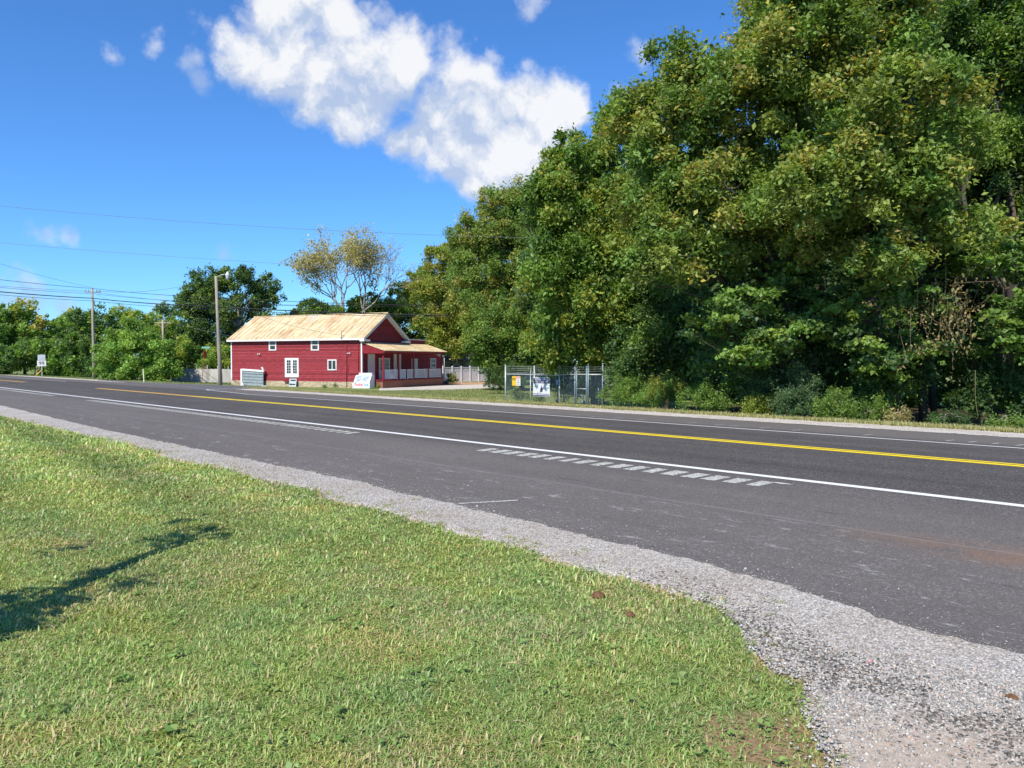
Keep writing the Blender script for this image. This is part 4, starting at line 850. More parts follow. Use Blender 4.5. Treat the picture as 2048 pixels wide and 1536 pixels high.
# white vinyl fence
p0 = W3(886, 93); p1 = W3(974, 99); t = p1 - p0; L = np.hypot(t[0], t[1]); zb_ = H - 96 * (763 - HY) / f; e = empty('vinyl_fence', (p0[0], p0[1], zb_), math.atan2(t[1], t[0]), 'white vinyl privacy fence right of the red building porch', 'fence')
npan = 5
for i in range(npan + 1): x = L * i / npan; m = MB(); m.box(x - .07, x + .07, -.07, .07, -.5, 1.88); m.add([(x-.09,-.09,1.88),(x+.09,-.09,1.88),(x+.09,.09,1.88),(x-.09,.09,1.88),(x,0,1.97)], [(0,1,4),(1,2,4),(2,3,4),(3,0,4)]); m.build('post', 'vinyl', e)
for i in range(npan):
    a = L * i / npan + .075; b = L * (i + 1) / npan - .075; m = MB(); m.box(a, b, -.03, .03, 1.72, 1.80); m.box(a, b, -.03, .03, 1.36, 1.44); m.box(a, b, -.012, .012, .1, 1.355); m.box(a, b, -.03, .03, 0, .1)
    for x in np.arange(a + .06, b - .03, .10): m.box(x, x + .035, -.01, .01, 1.442, 1.718)
    m.build('panel', 'vinyl', e)
# grey house behind
p0 = W3(884, 118); e = empty('grey_house', (p0[0], p0[1], -1.2), YAW - .2, 'grey ranch house with black shutters in the shade behind the vinyl fence', 'house')
MB().box(0, 13, 0, 6, 0, 3.0).build('wall', 'house_grey', e)
MB().prism([(-.5, -.5, 2.95), (-.5, 3, 5.0), (-.5, 6.5, 2.95)], (14, 0, 0)).build('roof', 'shingle', e)
for x in (1.8, 6.3):
    o = MB().box(x, x + 1.0, -.05, 0, .9, 2.4).build('window', 'white', e); MB().box(x + .1, x + .9, -.07, -.052, 1.0, 2.3).build('pane', 'glass', o)
    for s_ in (-.5, 1.05): MB().box(x + s_, x + s_ + .42, -.06, -.002, .85, 2.45).build('shutter', 'black', e)
MB().box(4.2, 5.1, -.06, -.002, .1, 2.3).build('door', 'sign_grey', e)
# ================================================================ GAS ENCLOSURE
FY = 29.6
def fx(px): r = (px - 1024) / f; dpt = FY / (R[1] * r + F[1]); return dpt * (R[0] * r + F[0]), dpt
xL, dL = fx(1011); gz = float(zs(FY)); en = empty('chain_link_enclosure', (xL, FY, gz), 0, 'low galvanised chain link enclosure topped with barbed wire beside the road', 'fence')
FH = 1.45; FT = 1.93; X_ = lambda px: fx(px)[0] - xL
posts = [(1011, FT, .042, 'galv'), (1061, FH + .02, .025, 'galv'), (1119, FT, .042, 'galv'), (1150, FT, .04, 'galv_dark'), (1153.5, FT - .05, .03, 'galv_dark'), (1173, FT - .05, .035, 'galv_dark'), (1176.5, FT + .05, .04, 'galv_dark'), (1205.5, FT + .1, .042, 'galv_dark')]
for px, h_, r_, mt in posts:
    x = X_(px); o = MB().tube([(x, 0, -.4), (x, 0, h_)], r_, 10).build('post', mt, en, True); MB().lathe((x, 0, h_), [(r_ * 1.15, -.03), (r_ * 1.1, .03), (r_ * .4, .06)], 10).build('cap', mt, o, True)
xR = X_(1205.5); DB = 2.3
back = [(1020, 1.95), (1087, 2.1), (1132, 1.6), (1190, 1.9)]
for i, x in enumerate((0.0, xR * .33, xR * .66, xR)):
    MB().tube([(x, DB, -.6), (x, DB, FT if i != 2 else FH)], .04, 10).build('post', 'galv' if i < 2 else 'galv_dark', en, True)
m = MB(); m.tube([(0, 0, FH), (X_(1119), 0, FH)], .028, 8); m.tube([(X_(1119), 0, FH + .04), (xR, 0, FH + .06)], .024, 8); m.tube([(0, DB, FH), (xR, DB, FH)], .024, 8); m.tube([(0, 0, FH + .01), (0, DB, FH)], .024, 8); m.tube([(xR, 0, FH), (xR, DB, FH)], .024, 8); m.tube([(X_(1153), 0, .78), (X_(1173), 0, .78)], .02, 8)
m.build('top_rail', 'galv', en, True)
m = MB(); x = X_(1061); m.tube([(x, 0, FH), (x - .16, .2, FH + .38)], .02, 6); m.build('barb_arm', 'galv', en, True)
m = MB()
for k in range(4):
    z = FH + .13 + .11 * k
    for (a, b) in (((0, 0), (X_(1119), 0)), ((X_(1119), 0), (xR, 0)), ((0, DB), (xR, DB)), ((0, 0), (0, DB)), ((xR, 0), (xR, DB))):
        pts = [np.array([a[0] + (b[0] - a[0]) * t, a[1] + (b[1] - a[1]) * t, z - .03 * math.sin(math.pi * t)]) for t in np.linspace(0, 1, 7)]; m.tube(pts, .0055, 4)
        n_ = int(np.hypot(b[0] - a[0], b[1] - a[1]) / .15)
        for i in range(1, n_): t = i / n_; q = np.array([a[0] + (b[0] - a[0]) * t, a[1] + (b[1] - a[1]) * t, z - .03 * math.sin(math.pi * t)]); v = unit(rng.normal(size=(1, 3)))[0] * .025; m.add([q - v, q + v, q + v * .9 + np.array([0, 0, .006])], [(0, 1, 2)])
m.build('barbed_wire', 'galv', en)
def mesh_panel(m, a, b, z0, z1, cell=.085, w_=.003):
    a = np.array(a, float); b = np.array(b, float); L = np.linalg.norm(b - a); t = (b - a) / L; Hh = z1 - z0
    for s_ in (1, -1):
        u0 = -Hh
        while u0 < L:
            u1 = u0 + Hh; ua, ub = max(u0, 0), min(u1, L)
            za = z0 + (ua - u0) if s_ == 1 else z1 - (ua - u0); zb2 = z0 + (ub - u0) if s_ == 1 else z1 - (ub - u0)
            if ub > ua: p = a + t * ua; q = a + t * ub; nx_ = np.array([0, 0, w_]); m.add([(*p, za - w_), (*q, zb2 - w_), (*q, zb2 + w_), (*p, za + w_)], [(0, 1, 2, 3)])
            u0 += cell
m = MB(); mesh_panel(m, (0, .03), (xR, .03), .02, FH); mesh_panel(m, (0, DB), (xR, DB), -.1, FH); mesh_panel(m, (0.02, 0), (.02, DB), 0, FH); mesh_panel(m, (xR, 0), (xR, DB), 0, FH)
m.build('chain_link_mesh', 'galv_dark', en)
MB().box(X_(1114), X_(1118.3), -.09, -.01, .95, 1.22).build('lock_box', 'galv_dark', en, bevel=.01)
# its signs hang on the fence: separate things
xs0 = xL + X_(1068); wS = X_(1101.5) - X_(1068); us = empty('utility_sign', (xs0 + wS / 2, FY - .05, gz + .30), 0, 'large white and navy utility district sign with flame emblem hung on chain link', 'sign')
hS = 1.02
MB().box(-wS/2, wS/2, -.02, 0, 0, hS).build('panel', 'sign_white', us, bevel=.004)
m = MB(); m.box(-wS/2 + .02, wS/2 - .02, -.024, -.021, hS * .69, hS * .965); m.box(-wS/2 + .02, wS/2 - .02, -.024, -.021, .02, hS * .075); m.box(-wS/2 + .02, wS/2 - .02, -.024, -.021, hS * .115, hS * .145); m.build('print_band', 'navy', us)
text('HORTON HIGHWAY', .145, (0, -.027, hS * .89), 'sign_white', us, sx=.98 * wS / 1.32); text('UTILITY DISTRICT', .145, (0, -.027, hS * .765), 'sign_white', us, sx=1.0 * wS / 1.32)
m = MB()
for (a, b, z) in ((-.56, -.12, .655), (-.02, .3, .655), (.34, .56, .655), (-.55, -.14, .50), (-.55, -.14, .42), (-.5, -.2, .34), (.18, .55, .48), (.2, .42, .40), (.18, .55, .31)): m.box(a * wS / 1.2, b * wS / 1.2, -.0235, -.0205, hS * z - .008, hS * z + .008)
m.build('small_print', 'sign_grey', us)
fl = [(0, .62), (.035, .52), (.085, .40), (.095, .32), (.06, .25), (0, .22), (-.06, .25), (-.09, .32), (-.07, .41), (-.02, .48)]
m = MB().prism([(x, -.0236, z * hS) for x, z in fl], (0, .003, 0)); o = m.build('flame_emblem', 'navy', us)
MB().prism([(x * .5, -.0262, (.24 + (z - .24) * .42) * hS + .02) for x, z in fl], (0, .002, 0)).build('flame_core', 'orange', o)
xs1 = xL + X_(1026); w1 = (X_(1042.5) - X_(1026)) / 2
cs = empty('warning_sign', (xs1 + w1 / 2, FY - .05, gz + .83), 0, 'small yellow and black caution sign on the left of the chain link', 'sign')
MB().box(-w1/2, w1/2 - .01, -.02, 0, 0, .52).build('panel', 'yellow', cs)
MB().box(-w1/2 + .025, w1/2 - .035, -.024, -.021, .34, .42).build('caution_band', 'black', cs); MB().box(-w1/2 + .02, w1/2 - .03, -.024, -.021, .29, .30).build('rule_line', 'black', cs)
text('CAUTION', .06, (-.005, -.027, .38), 'yellow', cs, sx=.95)
ds = empty('warning_sign', (xs1 + w1 * 1.5, FY - .05, gz + .83), 0, 'small white sign with orange header beside the yellow caution sign', 'sign')
MB().box(-w1/2, w1/2, -.02, 0, 0, .52).build('panel', 'sign_white', ds); MB().box(-w1/2, w1/2, -.024, -.021, .41, .50).build('header_band', 'orange', ds)
m = MB()
for z, a in ((.31, .09), (.235, .03), (.175, .10), (.08, .09)): m.box(-a, a, -.024, -.021, z, z + .022)
m.build('small_print', 'black', ds); text('DANGER', .06, (0, -.027, .455), 'sign_white', ds, sx=1)
# meter pipework inside
mp_ = empty('gas_pipework', (xL + X_(1085), FY + 1.2, gz - .1), 0, 'dark grey gas pipes and valves standing inside the chain link enclosure', 'pipework')
LL = X_(1135) - X_(1085)
MB().tube([(0, 0, -.2), (0, 0, .45), (.12, 0, .55), (LL * .8, 0, .55), (LL, 0, .45), (LL, 0, -.2)], .05, 10).build('pipe', 'galv_dark', mp_, True)
for x in (0, LL): MB().lathe((x, 0, .12), [(.06, -.08), (.13, -.06), (.13, .06), (.06, .08)], 12).build('valve', 'galv_dark', mp_, True)
MB().lathe((LL * .5, 0, .62), [(.05, -.1), (.16, 0), (.17, .05), (.05, .12), (.05, .4), (.02, .42)], 14).build('regulator', 'galv_dark', mp_, True)
MB().tube([(LL * 1.6, 0, -.2), (LL * 1.6, 0, 1.1)], .03, 8).build('vent_pipe', 'galv_dark', mp_, True)
# ================================================================ TREES
G1 = 'trees beyond the main road'; G2 = 'shrubs along the far verge'; G3 = 'trees on the left horizon'
T = tree
# --- the big wood on the right, front row
T('broadleaf_tree', 'tall green tree with drooping leafy edge rising behind the chain link enclosure', 'tree', (1195, 43), [(1142,348,68,66,-2.0),(1196,305,72,62,-1.0),(1100,440,75,95,-4.2),(1170,430,100,110,-3.2),(1110,580,85,90,-4.2),(1200,560,110,110,-3.2),(1150,690,100,60,-2.2),(1250,660,80,80,-1.2000000000000002),(1245,240,60,50,0.0)], .17, 'green', 5, G1, .32, top=(1190, 560), pal2=('yellowgreen', .3), droop=.8)
T('broadleaf_tree', 'huge olive and bronze leaved tree with leaning dark limbs at the centre of the wood', 'tree', (1690, 33), [(1290,240,75,75,-1.6),(1370,190,100,95,-2.6),(1330,360,115,110,-2.6),(1470,200,120,120,-3.6),(1430,370,120,100,-3.6),(1560,120,110,120,-3.6),(1560,330,100,100,-2.6),(1340,500,90,70,-3.8),(1450,500,90,60,-2.8),(1570,30,90,90,-2.6),(1640,480,90,60,-4.5),(1480,440,100,70,-4)], .155, 'olive', 4.6, G1, .34, top=(1570, 560), pal2=('autumn', .27), nsub=9)
T('broadleaf_tree', 'tallest tree with yellowing leaves filling the upper right of the wood', 'tree', (1760, 30), [(1640,60,120,130,-3.2),(1760,-40,140,140,-3.2),(1690,260,120,130,-4.2),(1800,200,115,120,-4.2),(1600,380,90,80,-4.2),(1720,400,100,70,-4.2),(1830,340,90,80,-4.2),(1650,-80,120,100,-2.2),(1880,430,85,70,-4),(1770,510,90,50,-4),(1900,280,80,80,-2),(1960,470,70,50,-2)], .15, 'olive', 4.6, G1, .36, top=(1740, 420), pal2=('autumn', .27), nsub=9)
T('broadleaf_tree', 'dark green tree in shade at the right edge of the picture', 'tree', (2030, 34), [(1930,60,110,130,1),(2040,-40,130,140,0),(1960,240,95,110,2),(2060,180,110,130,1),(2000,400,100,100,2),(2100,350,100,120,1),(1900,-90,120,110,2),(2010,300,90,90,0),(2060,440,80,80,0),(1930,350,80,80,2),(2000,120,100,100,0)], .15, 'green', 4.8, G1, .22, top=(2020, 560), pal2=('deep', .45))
T('maple_tree', 'young maple with bright green horizontal sprays below the olive tree', 'tree', (1585, 31.7), [(1500,600,95,50,-2.2),(1590,560,90,55,-1.2000000000000002),(1450,650,90,55,-2.2),(1560,660,100,50,-3.2),(1640,620,60,50,-2.2),(1500,700,80,40,-2.2)], .14, 'bright', 2.3, G1, .10, pal2=('deep', .45), flat=.35, droop=.2, wid=.8)
T('maple_tree', 'young maple with pale green sprays in front of the bare twisted vines', 'tree', (1800, 29.8), [(1760,520,80,50,-2.2),(1830,590,80,45,-2.2),(1740,600,70,40,-2.2),(1850,680,60,40,-2.2),(1720,690,60,50,-2.2),(1780,720,50,35,-2.2)], .14, 'bright', 1.7, G1, .07, pal2=('deep', .5), flat=.35, droop=.2, wid=.8)
T('maple_tree', 'dark maple with one sunlit leafy spray at the right frame edge', 'tree', (2040, 28.6), [(2030,600,70,50,-1.8),(1990,640,45,28,-1.8),(2060,680,70,60,-1.8),(1940,520,60,50,-0.8),(2040,520,60,50,-0.8)], .14, 'green', 2.4, G1, .07, pal2=('bright', .25), flat=.35, droop=.2, wid=.8)
T('understory_tree', 'grey green bushy sapling reaching up behind the conical shrub', 'tree', (1580, 31), [(1560,720,70,80,0),(1600,640,60,60,1),(1500,740,60,60,0),(1450,700,60,60,1)], .12, 'bluish', 3.4, G1, .08, pal2=('green', .3))
T('understory_tree', 'shaded small tree just right of the chain link enclosure', 'tree', (1330, 37), [(1300,690,80,60,0),(1390,680,80,70,0),(1340,610,80,60,1),(1260,740,50,40,0),(1420,750,50,40,0)], .14, 'deep', 3.6, G1, .1, pal2=('green', .4))
# --- second rows that close the wood
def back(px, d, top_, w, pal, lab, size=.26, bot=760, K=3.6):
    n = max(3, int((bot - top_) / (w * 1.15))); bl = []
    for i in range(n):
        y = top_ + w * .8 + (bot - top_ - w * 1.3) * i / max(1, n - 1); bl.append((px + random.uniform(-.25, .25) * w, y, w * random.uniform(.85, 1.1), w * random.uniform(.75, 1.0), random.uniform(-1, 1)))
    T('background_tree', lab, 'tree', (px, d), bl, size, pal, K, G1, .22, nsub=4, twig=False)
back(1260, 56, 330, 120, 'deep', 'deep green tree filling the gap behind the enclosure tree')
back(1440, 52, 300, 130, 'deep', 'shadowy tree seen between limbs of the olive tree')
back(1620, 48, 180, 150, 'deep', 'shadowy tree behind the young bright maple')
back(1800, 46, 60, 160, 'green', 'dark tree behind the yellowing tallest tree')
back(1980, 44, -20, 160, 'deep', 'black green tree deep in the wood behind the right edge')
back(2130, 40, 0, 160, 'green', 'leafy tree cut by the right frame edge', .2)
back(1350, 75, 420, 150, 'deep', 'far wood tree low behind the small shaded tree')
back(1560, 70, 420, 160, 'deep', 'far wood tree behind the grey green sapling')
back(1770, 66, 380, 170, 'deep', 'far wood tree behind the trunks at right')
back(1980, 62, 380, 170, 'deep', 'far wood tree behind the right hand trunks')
back(1130, 70, 470, 100, 'deep', 'dark tree behind the left part of the enclosure', bot=765)
# visible bare trunks in the dark lower right
for i, (px, d_, pt, r_, lab) in enumerate(((1850, 29.5, 430, .13, 'upright brown trunk in the dark understory left of the dangling vines'), (1874, 30, 440, .10, 'thinner brown trunk close beside the upright one'), (2030, 31, 470, .14, 'grey trunk near the right edge of the wood'), (1770, 31.5, 430, .13, 'slanting trunk in the shade under the yellowing tree'))):
    b = W3(px, d_); e = empty('bare_trunk', b, 0, lab, 'tree', 'trunks in the wood'); tp = W3(px - (60 if i == 3 else 14), d_, py=pt) - b
    MB().tube(wob((0, 0, -.2), tp, 8, .02), [r_ * (1.25 - .05 * k) for k in range(9)], 10).build('trunk', 'bark_dark', e, True)
    for k in range(4): a0 = tp * random.uniform(.4, .95); MB().tube(wob(a0, a0 + np.array([random.uniform(-1.2, 1.2), random.uniform(-1, 1), random.uniform(.2, 1.2)]), 4, .1), [.05, .04, .03, .02, .008], 5).build('branch', 'bark_dark', e, True)
T('understory_tree', 'shaded leafy sapling hiding the foot of the upright brown trunk', 'tree', (1790, 28.8), [(1760,760,50,50,0),(1820,740,50,60,0),(1780,690,60,50,1),(1730,800,35,30,0)], .12, 'deep', 2.8, G1, .05, pal2=('green', .3))
T('understory_tree', 'shaded leafy sapling between the dangling vines and the grey trunk', 'tree', (1965, 28.4), [(1950,720,50,50,0),(1990,770,50,50,0),(1940,800,40,30,0),(1900,660,50,50,1)], .12, 'deep', 2.8, G1, .05, pal2=('green', .25))
T('understory_tree', 'dark leafy sapling closing the lower right corner of the wood', 'tree', (2060, 27.8), [(2060,720,45,60,0),(2040,800,40,30,0),(2100,780,50,50,0)], .12, 'deep', 2.8, G1, .05, pal2=('green', .3))
T('understory_tree', 'tangled dark sapling behind the soft bright shrub', 'tree', (1690, 31), [(1680,760,55,50,0),(1700,700,50,45,0),(1650,720,40,40,0)], .13, 'deep', 2.8, G1, .05, pal2=('bluish', .3))
# hanging vines
e = empty('hanging_vine', W3(1900, 26.6, py=640), 0, 'tangle of bare tan vines with withered leaves dangling before the dark wood', 'vine'); bV = np.array(e.location); m = MB(); lp = []
for i in range(26):
    a = W3(random.gauss(1900, 45), 26.6 + random.uniform(-.5, .5), py=random.uniform(540, 640)) - bV; b = a + np.array([random.uniform(-.5, .5), random.uniform(-.3, .3), -random.uniform(.4, 1.6)])
    pth = wob(a, b, 8, .22); m.tube(pth, .006, 4)
    for q in pth[::2]:
        for _ in range(9): lp.append(q + rng.normal(size=3) * .14)
for (px, y0, y1) in ((1905, 600, 720), (1915, 640, 740), (1880, 430, 660), (1840, 470, 620), (1950, 740, 830), (1838, 450, 520)):
    m.tube(wob(W3(px, 26.6, py=y0) - bV, W3(px + random.uniform(-12, 12), 26.6, py=y1) - bV, 10, .05), .008, 4)
m.build('stem', 'vine_bark', e); lp = np.array(lp); leaves('withered_leaves', lp, .10, palette('brown', len(lp)) * 1.2, e, droop=1)
# --- tree belt left of the enclosure tree, down to the porch
T('broadleaf_tree', 'yellow green tree with a pointed outer branch reaching left over the porch', 'tree', (965, 104), [(890,520,45,32,0),(905,560,65,45,0),(865,590,48,38,0),(920,620,70,48,0),(875,640,52,38,0),(915,680,50,34,0),(940,500,50,40,1),(868,502,24,9,0),(960,640,60,50,0)], .25, 'yellowgreen', 4.2, G1, .25, pal2=('autumn', .3))
T('broadleaf_tree', 'soft olive tree whose slanting top meets the bright green enclosure tree', 'tree', (1030, 84), [(940,470,50,48,0),(985,435,52,50,1),(1030,410,50,42,1),(960,560,72,62,0),(1000,490,70,60,-1),(1030,540,65,70,0),(1040,620,70,60,0),(1060,450,55,70,2),(985,610,60,50,-1)], .21, 'olive', 4.4, G1, .28, pal2=('autumn', .25))
T('broadleaf_tree', 'mid green feathery tree hanging over the dirt drive by the vinyl fence', 'tree', (1050, 70), [(985,650,58,50,0),(1015,690,65,45,0),(955,690,34,32,-1),(1055,700,60,45,0),(990,728,42,22,0),(1085,640,65,65,1)], .17, 'green', 4.4, G1, .2, pal2=('yellowgreen', .25))
T('broadleaf_tree', 'lit yellow green tree directly above the porch roof end', 'tree', (900, 112), [(850,560,40,30,0),(835,600,40,35,0),(860,650,45,35,0),(890,690,40,22,0),(845,690,25,18,0)], .25, 'yellowgreen', 4.2, G1, .2, pal2=('green', .4))
T('evergreen_tree', 'dark grey green tree behind the gable peak of the red building', 'tree', (800, 118), [(805,590,28,26,0),(790,620,35,30,0),(815,650,38,35,0),(770,650,30,25,0),(835,700,30,30,0)], .3, 'deep', 4, G1, .2, pal2=('bluish', .5))
# --- behind the red building
def bare_gold():
    d_ = 106; b = W3(735, d_); root = empty('sparse_tree', b, 0, 'large sparse tree with golden leaves and bare branches behind the tin roof', 'tree', G1)
    m = MB(); tips = []
    def P_(px, py, do=0): return W3(px, d_ + do, py=py) - b
    starts = [(697, 640), (700, 640), (722, 630), (728, 640)]
    trunk0 = [wob(P_(694, 745), P_(690, 628), 4, .02), wob(P_(722, 745), P_(728, 622), 4, .02)]
    for t_ in trunk0: m.tube(t_, [.34, .30, .27, .25, .22], 9)
    def grow(p, dirv, L, r, lev):
        q = p + dirv * L; pth = wob(p, q, 4, .05); m.tube(pth, [r, r * .9, r * .8, r * .7, r * .6], 5 if lev > 1 else 7)
        if lev >= 5: tips.append((q, (p + q) / 2)); return
        for _ in range(3 if lev < 3 else 2):
            nd = dirv + rng.normal(size=3) * .38 + np.array([0, 0, .12]); nd /= np.linalg.norm(nd); grow(pth[rng.integers(3, 5)], nd, L * rng.uniform(.62, .86), r * .62, lev + 1)
        if lev > 1: tips.append((q, (p + q) / 2))
    for t_, dx in ((trunk0[0], -.5), (trunk0[0], -.15), (trunk0[1], .05), (trunk0[1], .45), (trunk0[0], -.85), (trunk0[1], .85), (trunk0[0], .08), (trunk0[1], -.12)):
        dv = R * dx + np.array([0, 0, 1.]) + F * random.uniform(-.3, .3); dv /= np.linalg.norm(dv); grow(t_[-1], dv, 3.55, .13, 0)
    m.build('trunk', 'bark_pale', root, True)
    C = []
    for q, mid in tips:
        s_ = np.dot(q, R); n_ = 11 if s_ < 1.0 else (4 if s_ < 2.6 else 1)
        if random.random() < .8: C += [q + rng.normal(size=3) * .35 for _ in range(n_)]
        if s_ < 0: C += [mid + rng.normal(size=3) * .3 for _ in range(3)]
    C = np.array(C); leaves('crown', C, .24, palette('gold', len(C)), root, droop=.6); return root
bare_gold()
T('broadleaf_tree', 'low rounded dark green tree just over the roof ridge left of the golden tree', 'tree', (635, 100), [(620,618,32,22,0),(650,622,32,20,0),(600,630,20,15,0),(680,632,20,14,0)], .24, 'green', 4.2, G1, .2, pal2=('deep', .4))
T('broadleaf_tree', 'wide green tree under the bare branches right of the golden tree', 'tree', (750, 112), [(745,608,36,25,0),(715,618,28,22,0),(775,622,30,24,0),(740,640,50,20,0)], .26, 'olive', 4.2, G1, .2, pal2=('green', .5))
T('walnut_tree', 'tall airy dark olive tree between the lamp pole and the red building', 'tree', (470, 96), [(430,560,45,25,0),(480,560,50,26,0),(530,570,32,25,1),(400,600,40,35,0),(450,610,55,35,0),(400,660,40,40,0),(450,670,50,40,0),(540,600,25,20,1),(430,710,55,30,0),(510,600,30,22,0),(385,640,28,60,0),(400,590,32,40,-1),(520,650,30,40,0)], .25, 'deep', 3.3, G1, .3, pal2=('olive', .4), top=(480, 640), stems=2, bark='bark_pale', nsub=8)
T('shrub', 'bushy green thicket between the lamp pole and the board fence', 'shrub', (410, 93), [(375,700,40,30,0),(430,715,40,25,0),(360,725,30,25,0),(460,720,25,25,0)], .22, 'green', 3.8, 'shrubs by the side road', .08, pal2=('yellowgreen', .35))
# --- left hedge and horizon trees
T('willowy_shrub', 'large feathery bright green shrub mound right of the far left pole', 'shrub', (262, 84), [(235,715,45,38,0),(290,700,50,40,0),(265,670,50,35,1),(320,725,38,32,0),(215,745,30,18,0),(300,748,50,16,0),(340,740,25,22,0),(250,748,40,14,-1),(275,735,40,22,-1),(325,708,25,24,1)], .20, 'bright', 4.4, 'shrubs by the side road', .08, pal2=('green', .5), droop=.1)
T('broadleaf_tree', 'rounded dark glossy leaved tree behind the far left pole', 'tree', (190, 100), [(165,650,32,30,0),(205,640,32,25,0),(150,690,35,35,0),(190,700,40,40,0),(225,670,22,28,0)], .30, 'deep', 4.4, G3, .2, pal2=('green', .25))
T('broadleaf_tree', 'soft yellow green tree above the feathery shrub mound', 'tree', (265, 112), [(255,635,32,22,0),(290,640,32,20,0),(275,665,45,25,0),(330,650,25,18,0)], .26, 'yellowgreen', 4, G3, .2, pal2=('green', .5))
T('broadleaf_tree', 'small grey green tree top showing left of the tall walnut tree', 'tree', (335, 130), [(330,618,16,14,0),(345,622,14,14,0),(335,650,25,25,0)], .32, 'bluish', 3.2, G3, .15)
T('broadleaf_tree', 'mixed green tree behind the small pole with wide crossarm', 'tree', (350, 118), [(360,670,35,30,0),(330,690,35,30,0),(385,690,30,30,0),(350,715,40,25,0)], .28, 'green', 4, G3, .2, pal2=('olive', .5))
T('shrub', 'reddish brown and green thicket behind the board fence posts', 'shrub', (330, 92), [(325,715,25,18,0),(345,735,25,12,0),(310,735,20,14,0)], .22, 'green', 3.6, 'shrubs by the side road', .06, pal2=('brown', .35))
for (px, top_, dd_, pal_, lab) in ((120,625,120,'olive','olive brown tree right of the thin topped tree on the left horizon'),(50,595,118,'autumn','olive tree with a thin see-through top on the left horizon'),(10,605,116,'green','green tree at the left frame edge'),(150,615,128,'yellowgreen','light green tree peeking above the dark glossy tree'),(-40,610,112,'green','green tree half cut by the left frame edge')):
    w_ = 34; T('broadleaf_tree', lab, 'tree', (px, dd_), [(px, top_ + 22, w_ * .8, 20, 0), (px - 14, top_ + 55, w_, 32, 0), (px + 16, top_ + 65, w_, 34, 0), (px, top_ + 105, w_ * 1.2, 38, 0)], .32, pal_, 3.6, G3, .2, pal2=('green', .4), nsub=4)
T('shrub', 'dark shaded hedge mass behind the route marker at far left', 'shrub', (70, 108), [(20,715,45,32,0),(80,705,45,38,0),(130,715,40,34,0),(-40,715,45,34,0),(165,735,35,20,0)], .28, 'green', 4.4, 'shrubs by the side road', .08, pal2=('deep', .5))
# a thin scrubby line closing the far horizon
for i, px in enumerate((560, 640, 720, 900, 1000)):
    T('background_tree', ['distant tree low behind the left end of the tin roof', 'distant tree behind the middle of the tin roof', 'distant tree behind the right part of the tin roof', 'distant tree behind the grey house', 'distant tree behind the vinyl fence end'][i], 'tree', (px, 135), [(px - 15, 700, 45, 45, 0), (px + 20, 690, 45, 45, 0), (px, 660, 40, 30, 0)], .4, 'green', 3.4, G1, .2, nsub=3, twig=False)
# --- verge shrubs in front of the wood
def bush(px, d_, bl, pal, lab, size=.075, K=3.6, **k): T('shrub', lab, 'shrub', (px, d_), bl, size, pal, K, G2, .025, pal2=k.get('pal2'), clump=.20, bark='bark_pale', nsub=8, flat=1.1, droop=-.2, wid=.32, shell=.5, up=.5)
bush(1265, 36.0, [(1235,785,32,22,0),(1280,782,36,26,0),(1255,765,30,18,0)], 'bright', 'feathery light green shrub immediately right of the enclosure')
bush(1325, 35.0, [(1310,788,34,26,0),(1345,780,30,26,0),(1330,768,26,18,0)], 'bright', 'second feathery light green shrub, with yellow tips', pal2=('yellowgreen', .4))
bush(1410, 31.3, [(1390,800,32,20,0),(1430,803,34,18,0),(1405,782,30,18,0)], 'green', 'low spreading shrub with arching green sprays', pal2=('bright', .3))
bush(1510, 29.8, [(1495,812,24,16,0),(1528,808,22,20,0),(1512,798,18,12,0)], 'yellowgreen', 'small bright yellow green bush at the verge')
bush(1600, 28.8, [(1590,800,40,34,0),(1610,770,34,30,0),(1600,745,20,18,0),(1570,815,34,20,0)], 'bluish', 'conical dark blue green cedar-like shrub at the verge')
bush(1660, 28.1, [(1650,815,32,26,0),(1675,800,28,26,0),(1690,825,22,16,0)], 'bright', 'soft bright green shrub right of the conical shrub', pal2=('green', .5))
bush(1745, 27.3, [(1735,825,22,18,0),(1755,815,16,20,0)], 'green', 'thin weedy clump under the slanting trunk')
bush(1890, 26.0, [(1880,842,26,10,0),(1915,836,22,14,0)], 'deep', 'low dark weed clump below the hanging vines')
bush(2010, 25.2, [(1995,848,26,9,0),(2035,846,22,12,0)], 'bright', 'grassy green weed tuft near the right frame edge')
bush(1450, 34.5, [(1440,760,40,34,0),(1475,780,34,30,0),(1420,740,34,26,0)], 'deep', 'shadowed shrub behind the low arching sprays')
bush(1545, 30.8, [(1540,775,34,30,0),(1530,745,28,26,0)], 'bluish', 'glossy grey green shrub behind the yellow green bush')
bush(1085, 44.5, [(1040,790,24,10,0),(1075,793,22,8,0)], 'green', 'weeds growing inside the left end of the enclosure', pal2=('yellowgreen', .4))
bush(1150, 41.5, [(1130,782,22,18,0),(1165,775,20,20,0),(1190,785,16,14,0)], 'yellowgreen', 'leafy yellow green shrub seen through the enclosure gate', pal2=('autumn', .3))
bush(905, 92.0, [(902,752,12,8,0),(900,760,16,6,0)], 'olive', 'scraggly dry shrub in front of the vinyl fence', .14, pal2=('brown', .4))
bush(1010, 62.0, [(985,755,30,22,0),(1010,765,22,15,0),(1030,745,30,26,0)], 'deep', 'dark bush at the end of the dirt drive left of the enclosure', .12)
for (px, py, lab) in ((672, 774, 'small weed at the stone foundation left of the red conduit'), (650, 777, 'tiny weed at the foot of the stone foundation'), (757, 779, 'green weed beside the ice merchandiser')):
    bush(px, 75, [(px, py - 3, 5, 4, 0)], 'green', lab, .10, 3)
# golden dry weeds
bush(1800, 26.4, [(1790,835,26,10,0),(1815,828,16,14,0)], 'gold', 'straw coloured dry weed clump before the wood', pal2=('brown', .3))
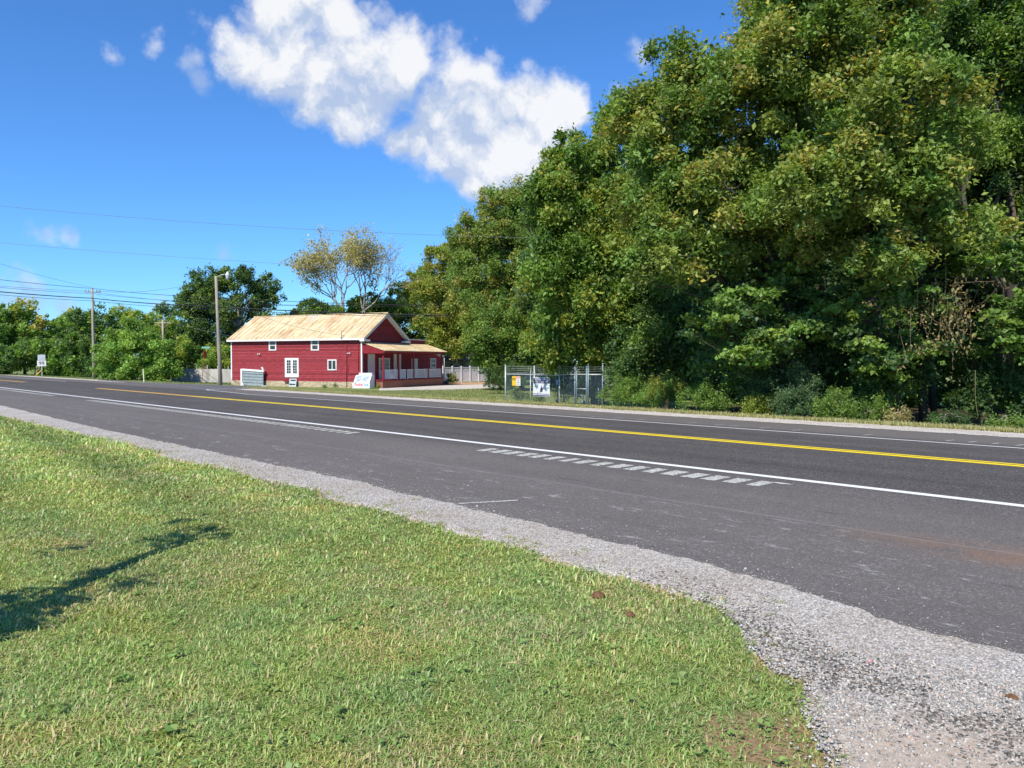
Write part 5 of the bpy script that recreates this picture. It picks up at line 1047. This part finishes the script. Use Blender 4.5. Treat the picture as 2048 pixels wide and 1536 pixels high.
# ================================================================ the sapling whose shadow falls on the lawn
tipS = W3(440, 9.33); footS = np.array([*(W3(-700, 2.6)[:2]), -.27])
e = empty('leaning_sapling', footS, 0, 'young leaning tree outside the left of the frame casting the lawn shadow', 'tree')
k_ = math.cos(SUN_EL) / math.sin(SUN_EL)
def cast(px, py, hgt): g = G(px, py); return g + np.array([sh[0] * hgt * k_, sh[1] * hgt * k_, hgt]) - footS
m = MB()
A_ = [cast(-420, 1420, 1.2), cast(-150, 1290, 2.0), cast(60, 1210, 2.9), cast(220, 1135, 3.7), cast(350, 1083, 4.6), cast(430, 1055, 5.4)]
B2 = [cast(-150, 1320, 2.0), cast(30, 1222, 2.8), cast(200, 1150, 3.6), cast(330, 1098, 4.4), cast(410, 1070, 5.0)]
m.tube([np.zeros(3)] + A_, [.09, .085, .075, .062, .05, .036, .018], 7); m.tube([A_[0]] + B2, [.07, .066, .056, .046, .034, .02], 7); m.build('trunk', 'bark', e, True)
C = []
for (px, py, hh, s_, n_) in ((30,1200,2.8,.13,90),(60,1215,2.9,.12,80),(-20,1245,2.6,.18,160),(20,1255,2.7,.13,110),(110,1205,2.9,.09,60),(150,1165,3.3,.1,60),(190,1150,3.5,.1,60),(130,1098,3.2,.09,45),(235,1172,3.2,.10,55),(340,1072,4.5,.1,70),(360,1080,4.6,.12,80),(365,1042,4.6,.1,45),(430,1058,5.2,.09,30),(440,1072,5.2,.08,30),(410,1055,5,.1,30),(60,1185,3,.08,25),(0,1255,2.6,.12,100)):
    c = cast(px, py, hh); C += [c + rng.normal(size=3) * s_ for _ in range(n_)]
C = np.array(C); leaves('crown', C, .10, palette('green', len(C)), e)
# ================================================================ small litter
def litter(name, label, cat, px, py, build, group=None):
    g = G(px, py); e = build(); e.location = (g[0], g[1], g[2] + .0); tag(e, label, cat, group); return e
def curl(L, w_, mat):
    m = MB(); pts = [np.array([L * t * math.cos(t * 1.8), L * t * math.sin(t * 1.8), .02 + .03 * math.sin(t * 4)]) for t in np.linspace(0, 1, 9)]
    V = []
    for i, p in enumerate(pts): V += [p - np.array([0, w_ / 2 * (1 - abs(i - 4) / 6), -.006]), p + np.array([0, w_ / 2 * (1 - abs(i - 4) / 6), .012])]
    return m.add(V, [(2*i, 2*i+2, 2*i+3, 2*i+1) for i in range(8)]).build('dry_leaf', mat)
for (px, py, L, lab) in ((1010, 1345, .16, 'curled pale straw strip on the lawn below centre'), (1245, 1335, .12, 'thin curled dry blade right of the larger straw strip'), (422, 1122, .10, 'short pale bark flake on the lawn near the shadow tip')):
    o = litter('dry_leaf', lab, 'dry leaf', px, py, lambda: curl(L, .018, 'lawn_straw'), 'dry leaves on the lawn'); o.rotation_euler = (0, 0, random.uniform(0, 6))
for (px, py, lab) in ((367, 1004, 'orange brown fallen leaf on the mown grass at left'), (1353, 1243, 'tiny orange fallen leaf near the gravel edge'), (560, 1012, 'pale yellow leaf scrap on the lawn near the shoulder'), (690, 1050, 'whitish scrap of leaf on the lawn')):
    o = litter('fallen_leaf', lab, 'fallen leaf', px, py, lambda: curl(.05, .045, 'dead_leaf' if 'orange' in lab else 'lawn_straw'), 'fallen leaves on the lawn'); o.location.z += .02
def clod(r):
    m = MB(); n_ = 9; vs = []; 
    for i in range(5):
        for k in range(n_): a = 2 * math.pi * k / n_; z = math.sin(i / 4 * math.pi / 2); q = math.cos(i / 4 * math.pi / 2) + .02; vs.append((r * q * math.cos(a) * random.uniform(.75, 1.2), r * q * math.sin(a) * random.uniform(.75, 1.2), r * .7 * z * random.uniform(.7, 1.2)))
    return m.add(vs, [(i*n_+k, i*n_+(k+1)%n_, (i+1)*n_+(k+1)%n_, (i+1)*n_+k) for i in range(4) for k in range(n_)]).build('soil_clod', 'soil')
litter('soil_clod', 'larger brown clod of soil on the lawn near the shoulder', 'soil clod', 1198, 1196, lambda: clod(.055)); litter('soil_clod', 'smaller brown clod of soil right of the larger one', 'soil clod', 1263, 1234, lambda: clod(.035))
litter('soil_clod', 'clay coloured lump lying on the crushed stone at the right edge', 'soil clod', 2036, 1408, lambda: clod(.04))
o = litter('wrapper', 'pink paper scrap on the crushed stone drive', 'litter', 1738, 1346, lambda: curl(.11, .02, 'pink')); o.name = 'wrapper'
